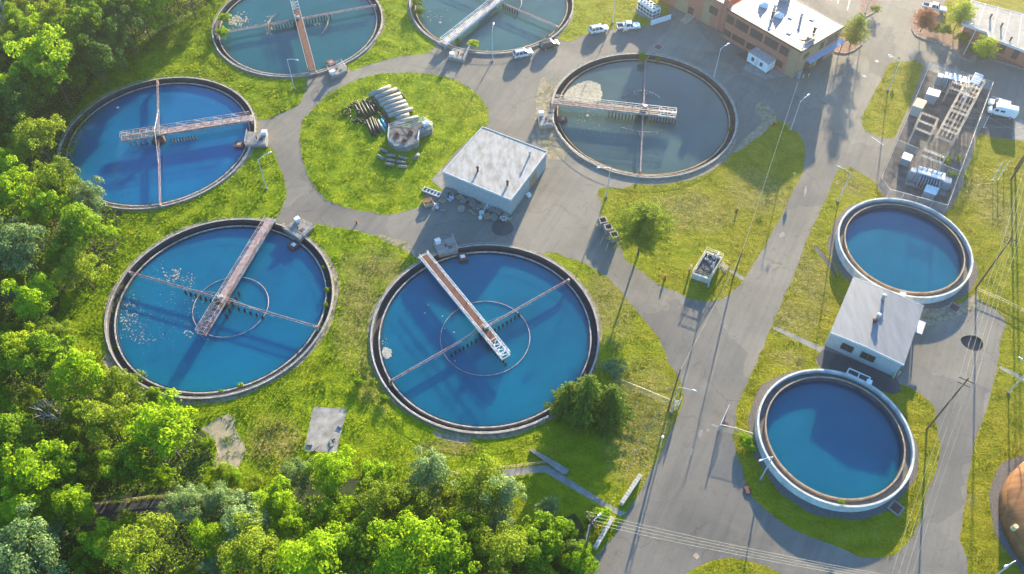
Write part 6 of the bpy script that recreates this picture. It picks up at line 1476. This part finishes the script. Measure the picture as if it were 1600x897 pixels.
for (u, v, hh, rad, lb, sd_) in ((886, 638, 8.0, 3.6, 'leftmost and smallest spruce at the rim of the blue tank', 3), (913, 648, 12.5, 4.7, 'tallest dark spruce in the middle at the rim of the blue tank', 4), (950, 652, 9.8, 4.4, 'right hand spruce of the three at the blue tank', 5)):
    p = G(u, v); spruce(p.x, p.y, hh, rad, lb, sd_)
p = G(893, 880); spruce(p.x, p.y, 7.5, 3.2, 'dark yellow tipped conifer beside the utility pole at the bottom', 9)

def airy(u, v, hh, rad, label, kind, seed, nb=60, ls=.16, group=None, z0=.35, cat='tree', dens=16, name='tree'):
    """open tree: trunk, spoke limbs and leaf sprays along them"""
    p = G(u, v); rs = np.random.RandomState(seed); t = thing(name, label, cat, p, 0, group); b = MB(); b.cyl(p, p + Vector((0, 0, hh * .9)), .03 * hh * .55, .04, 8); C, N, S_ = [], [], []
    for k in range(nb):
        f = k / nb; z = hh * (z0 + (1 - z0) * f); a = k * 2.399 + rs.uniform(-.4, .4); L = rad * math.sqrt(max(.08, 1 - (2 * f - .75) ** 2 * .62)) * rs.uniform(.65, 1.15) * (1 - .45 * f)
        d = Vector((math.cos(a), math.sin(a), rs.uniform(.15, .5))).normalized(); s0 = p + Vector((0, 0, z * .92)); e = s0 + d * L
        if k % 2 == 0: b.cyl(s0, e, .06, .015, 5)
        m_ = int(L * dens)
        for j in range(m_):
            s = (j + 1) / m_; q = s0 + d * L * s; w_ = .75 * (1 - .4 * s); C.append((q.x - p.x + rs.normal() * w_ * .55, q.y - p.y + rs.normal() * w_ * .55, q.z + rs.normal() * w_ * .35)); N.append((rs.normal() * .5 + d.x * .3, rs.normal() * .5 + d.y * .3, 1)); S_.append(rs.uniform(.7, 1.3) * ls)
    V, F = leafquads(np.array(C), unit(np.array(N)), np.array(S_), rs, .5); me = mesh_from('crown', V, F, [kind]); o = bpy.data.objects.new('crown', me); COL.objects.link(o); o.parent = t; b.build('trunk', 'bark', t)
airy(997, 397, 13.5, 7.4, 'broad feathery yellow green tree on the central lawn', 'leaf_olive', 21, 190, .16, dens=30, z0=.36)
airy(962, 556, 4.2, 2.6, 'small sparse pale sapling on the lawn above the spruces', 'leaf_olive', 22, 26, .13, dens=10, z0=.2)
airy(1328, 72, 9.0, 4.3, 'olive green tree at the far corner of the brick building', 'leaf_olive', 23, 90, .18, dens=24, z0=.15)
airy(1438, 50, 6.5, 4.0, 'reddish leaved tree in the planting bed at the top', 'leaf_red', 24, 80, .17, dens=24, z0=.3)
airy(1490, 48, 8.5, 4.2, 'bright yellow green tree at the left end of the low building', 'leaf_yellow', 25, 80, .2, dens=22, z0=.35)
airy(1531, 92, 6.0, 4.0, 'bright yellow green tree before the low building wall', 'leaf_yellow', 26, 80, .18, dens=22, z0=.25)
def bush(u, v, rad, kd, label, hs=.8, group='low bushes and weeds', z=0.0):
    p = G(u, v, z); t = tree(p.x, p.y, rad, kd, int(u) % 4, label, group, 'bush', 'bush', lift=z + .02, hs=hs); return t
for a in ((1462, 49, 1.9, 'leaf_mid', 'round green bush left in the top planting bed'), (1475, 54, 2.0, 'leaf_mid', 'round green bush right of the first in the top planting bed'), (1500, 66, 2.0, 'leaf_mid', 'dark bush left of the lamp in the top bed'),
          (1516, 82, 1.6, 'leaf_dark', 'dark bush right of the lamp in the top bed'), (958, 583, 2.6, 'leaf_silver', 'silvery bush behind the spruces'), (1162, 692, 1.5, 'leaf_bright', 'bright weed clump at the gate fence beside the lower round tank'),
          (1168, 700, 1.2, 'leaf_bright', 'smaller weed clump below the gate fence'), (936, 812, 1.8, 'leaf_bright', 'bright bush behind the lower stone wall'), (924, 822, 1.5, 'leaf_mid', 'bush between the conifer and the lower stone wall'),
          (560, 600, 1.0, 'leaf_bright', 'weed clump at the lower left rim of the blue tank'), (583, 600, .9, 'leaf_olive', 'weed clump touching the left rim of the blue tank'), (600, 625, .9, 'leaf_bright', 'lowest weed clump at the left rim of the blue tank'),
          (572, 578, .8, 'leaf_olive', 'highest weed clump at the left rim of the blue tank'), (1367, 20, 1.5, 'leaf_olive', 'low bush in the small planter at the top'), (322, 698, 1.6, 'leaf_mid', 'small bush growing into the sand patch'),
          (345, 745, 1.6, 'leaf_yellow', 'yellow green bush at the lower end of the sand patch'), (365, 752, 1.8, 'leaf_bright', 'bright bush below the sand patch'), (400, 760, 1.8, 'leaf_olive', 'olive bush at the wood edge right of the sand patch')):
    bush(*a[:4], a[4])
for a in ((352, 36, 1.7, 'leaf_bright', 'upper green reed clump inside the left rim of the slate tank'), (351, 58, 1.7, 'leaf_bright', 'lower green reed clump inside the left rim of the slate tank'), (653, 12, 1.6, 'leaf_mid', 'upper reeds inside the left rim of the green tank'),
          (657, 24, 1.4, 'leaf_mid', 'lower reeds inside the left rim of the green tank'), (716, 68, .9, 'leaf_bright', 'small reed clump at the lower rim of the green tank'), (741, 75, 1.3, 'leaf_yellow', 'yellow reed clump at the lower rim of the green tank'),
          (1003, 97, 1.6, 'leaf_mid', 'green weeds hanging from the far rim of the dim grey tank'), (1027, 95, .7, 'leaf_bright', 'tiny weed clump right of the far weeds in the dim grey tank'), (1139, 205, .6, 'leaf_olive', 'tiny weeds at the right rim of the dim grey tank'),
          (506, 420, .5, 'leaf_bright', 'weeds in the right channel of the teal tank, upper'), (512, 455, .6, 'leaf_bright', 'weeds in the right channel of the teal tank, middle'), (510, 478, .6, 'leaf_yellow', 'weeds in the right channel of the teal tank, lower'),
          (376, 604, .6, 'leaf_bright', 'small sapling in the lower channel of the teal tank'), (346, 612, .4, 'leaf_bright', 'tiny sapling in the lower channel of the teal tank')):
    bush(*a[:4], a[4], hs=1.0, z=-.5)
bush(1314, 785, .5, 'leaf_bright', 'tiny weed tuft on the lower rim of the lower round tank', z=1.9)
# weeds growing along the tank channel
rs = np.random.RandomState(9)
def stuffleaf(name, X, Y, Z, smin, smax, mat, flat=1.0):
    N = unit(rs.normal(size=(len(X), 3)) * .7 + np.array([0, 0, flat])); V, F = leafquads(np.stack([X, Y, Z], 1), N, rs.uniform(smin, smax, len(X)), rs)
    o = bpy.data.objects.new(name, mesh_from(name, V, F, [mat])); COL.objects.link(o); o['kind'] = 'stuff'; return o
X, Y = [], []
for k, a0, a1, n in ((1, 150, 235, 900), (1, -40, 20, 700), (1, 250, 320, 250), (6, 255, 275, 160)):
    a = np.radians(rs.uniform(a0, a1, n)); r_ = rs.uniform(19.55, 20.5, n); g_ = rs.rand(n) < (.5 + .5 * np.sin(a * 23 + k)); X += list(TC[k][0] + r_ * np.cos(a)); Y += list(TC[k][1] + r_ * np.sin(a))
X, Y = np.array(X), np.array(Y); kk = (np.sin(X * 1.9) + np.sin(Y * 2.3)) > .35; stuffleaf('channel_weeds', X[kk], Y[kk], rs.uniform(-1.1, -.5, kk.sum()), .06, .18, 'leaf_bright')
# substation weeds
q = [G(*p) for p in ((1478, 240), (1500, 250), (1493, 275), (1478, 270))]; n = 900; X = rs.uniform(*sorted((G(1475, 255).x, G(1503, 255).x)), n); Y = rs.uniform(G(1480, 278).y, G(1480, 236).y, n); kk = np.sin(X * 1.7) + np.sin(Y * 1.3 + 2) > .5
stuffleaf('yard_weeds', X[kk], Y[kk], rs.uniform(.05, .7, kk.sum()), .1, .3, 'leaf_yellow')
# scum floating on the water
def scum(name, pts_, mat, z=-.485):
    vs, fs = [], []
    for (x, y, r_) in pts_:
        n = rs.randint(5, 8); b0 = len(vs); ph = rs.uniform(0, 6.28)
        for k in range(n): a = ph + 2 * math.pi * k / n; rr = r_ * rs.uniform(.55, 1.2); vs.append((x + rr * math.cos(a), y + rr * math.sin(a), z + .012 * rs.rand()))
        vs.append((x, y, z + .03)); fs += [(b0 + k, b0 + (k + 1) % n, b0 + n) for k in range(n)]
    me = bpy.data.meshes.new(name); me.from_pydata(vs, [], fs); me.materials.append(MATS[mat]); o = bpy.data.objects.new(name, me); COL.objects.link(o); o['kind'] = 'stuff'
def gs(u, v): g_ = G(u, v, -.48); return g_.x, g_.y
P_ = []
for (u, v, su, sv, n, s0, s1) in ((200, 490, 10, 18, 120, .05, .28), (215, 505, 12, 16, 60, .04, .18), (270, 430, 9, 5, 60, .06, .32), (290, 438, 10, 6, 50, .05, .25), (255, 500, 35, 25, 130, .03, .14), (220, 530, 14, 5, 40, .05, .25), (300, 470, 20, 8, 40, .05, .2), (297, 520, 5, 3, 10, .15, .3), (325, 528, 8, 4, 14, .06, .2), (235, 425, 14, 10, 40, .03, .1), (300, 500, 18, 12, 50, .04, .14)):
    for _ in range(n):
        x, y = gs(u + rs.normal() * su, v + rs.normal() * sv)
        if math.hypot(x - TC[1][0], y - TC[1][1]) < 18.6: P_.append((x, y, rs.uniform(s0, s1) * .7))
scum('floating_scum', P_, 'foam')
P_ = []
poly = g2([(882, 150), (886, 140), (905, 128), (922, 124), (936, 130), (940, 142), (938, 155), (925, 157), (895, 155)])
for _ in range(2600):
    x, y = gs(rs.uniform(878, 945), rs.uniform(120, 160))
    if inpoly(np.array([x]), np.array([y]), poly)[0]: P_.append((x, y, rs.uniform(.12, .5)))
for _ in range(90):
    x, y = gs(915 + rs.normal() * 22, 190 + rs.normal() * 14)
    if math.hypot(x - TC[6][0], y - TC[6][1]) < 18.6: P_.append((x, y, rs.uniform(.04, .14)))
P_.append((*gs(918, 180.5), .4)); P_ += [(*gs(910 + k * 2.2, 165), .28) for k in range(8)]
scum('floating_scum', P_, 'scum')
P_ = [(*gs(603 + rs.normal() * 3.4, 551 + rs.normal() * 3.2), rs.uniform(.1, .4)) for _ in range(170)] + [(*gs(598 + rs.normal() * 3, 535 + rs.normal() * 6), rs.uniform(.05, .15)) for _ in range(14)]
P_ += [(*gs(u, v), .2) for u, v in ((669, 477), (664, 489), (691, 494), (695, 513), (709, 519), (711, 564))]
P_ = [q for q in P_ if math.hypot(q[0] - TC[2][0], q[1] - TC[2][1]) < 18.9]; scum('floating_scum', P_, 'foam')
P_ = [(*gs(372 + rs.normal() * 9, 32 + rs.normal() * 5), rs.uniform(.1, .35)) for _ in range(150)] + [(*gs(420 + rs.normal() * 3, 42 + rs.normal() * 9), rs.uniform(.08, .25)) for _ in range(60)] + [(*gs(498 + rs.normal() * 4, 38 + rs.normal() * 2), rs.uniform(.1, .3)) for _ in range(16)]
P_ += [(*gs(680 + rs.normal() * 14, 22 + rs.normal() * 6), rs.uniform(.06, .2)) for _ in range(40)] + [(*gs(688, 35), .45)]
P_ = [q for q in P_ if min(math.hypot(q[0] - TC[k][0], q[1] - TC[k][1]) for k in (4, 5)) < 18.9]; scum('floating_scum', P_, 'scum')
p = gs(197 - 3, 163 + 5); p = G(184, 168, -.4); b = MB(); b.box((p.x, p.y, -.4), (.5, .4, .2), .4); b.top('float', 'white_paint', 'tiny white float on the far side of the azure tank', 'float')

# grass blades: short tufts standing on every lawn
rs = np.random.RandomState(31); n = 620000; X = rs.uniform(-120, 112, n); Y = rs.uniform(38, 215, n)
v_ = (H * .79444 + (Y) * .60735); U = 800 + FPX * X / v_; k = (U > -30) & (U < 1630); X, Y = X[k], Y[k]
lab = classify(X + rs.normal(size=len(X)) * .2, Y + rs.normal(size=len(X)) * .2); k = (lab == 0) & (classify(X, Y) >= 0)
_nz = np.sin(X * 1.7 + np.sin(Y * 2.1)) + np.sin(Y * 1.9 + np.sin(X * 1.3)) + rs.normal(size=len(X)) * .5
k |= (lab == LABS.index('sand')) & (_nz > .2)
k |= (lab == LABS.index('tan_dirt')) & (_nz > -.3)
k |= (lab == LABS.index('gravel')) & (_nz > 1.9)
for c_, r_ in [(TR[7], RR), (TR[8], RR)]: k &= (X - c_[0]) ** 2 + (Y - c_[1]) ** 2 > (r_ + .3) ** 2
X, Y = X[k], Y[k]; cl = np.sin(X * .9 + 1.3 * np.sin(Y * .5)) + np.sin(Y * 1.1 + 1.7 * np.sin(X * .43)); lush = np.clip((5 - X) / 60, 0, 1); s_ = rs.uniform(.06, .14, len(X)) * (1 + 1.0 * lush) * (1 + .22 * cl)
s_ = np.maximum(s_, .05)
a = rs.uniform(0, 2 * np.pi, len(X)); lx, ly = np.cos(a), np.sin(a); z0 = np.zeros(len(X)); w_ = s_ * .55; jl = rs.normal(size=(2, len(X))) * s_ * .35
V = np.stack([np.stack([X - lx * w_, Y - ly * w_, z0 - .02], 1), np.stack([X + lx * w_, Y + ly * w_, z0 - .02], 1), np.stack([X + jl[0], Y + jl[1], s_], 1)], 1).reshape(-1, 3)
o = bpy.data.objects.new('grass', mesh_from('grass', V, np.arange(len(V)).reshape(-1, 3), ['blades'])); COL.objects.link(o); o['kind'] = 'stuff'
print('grass', len(X), 'trees', nt_)

# ------------------------------------------------------------------ haze
mt, nt, N, L = nodes('haze'); N.remove(N['Principled BSDF']); pv = N.new('ShaderNodeVolumePrincipled'); pv.inputs['Color'].default_value = (1.0, .97, .97, 1); pv.inputs['Density'].default_value = 0.00036; pv.inputs['Anisotropy'].default_value = 0.84
L.new(pv.outputs[0], N['Material Output'].inputs['Volume'])
b = MB(); b.hexa([(-950, -550, -5), (950, -550, -5), (950, 1350, -5), (-950, 1350, -5)], [(-950, -550, 150), (950, -550, 150), (950, 1350, 150), (-950, 1350, 150)]); b.build('haze', 'haze', kind='stuff')
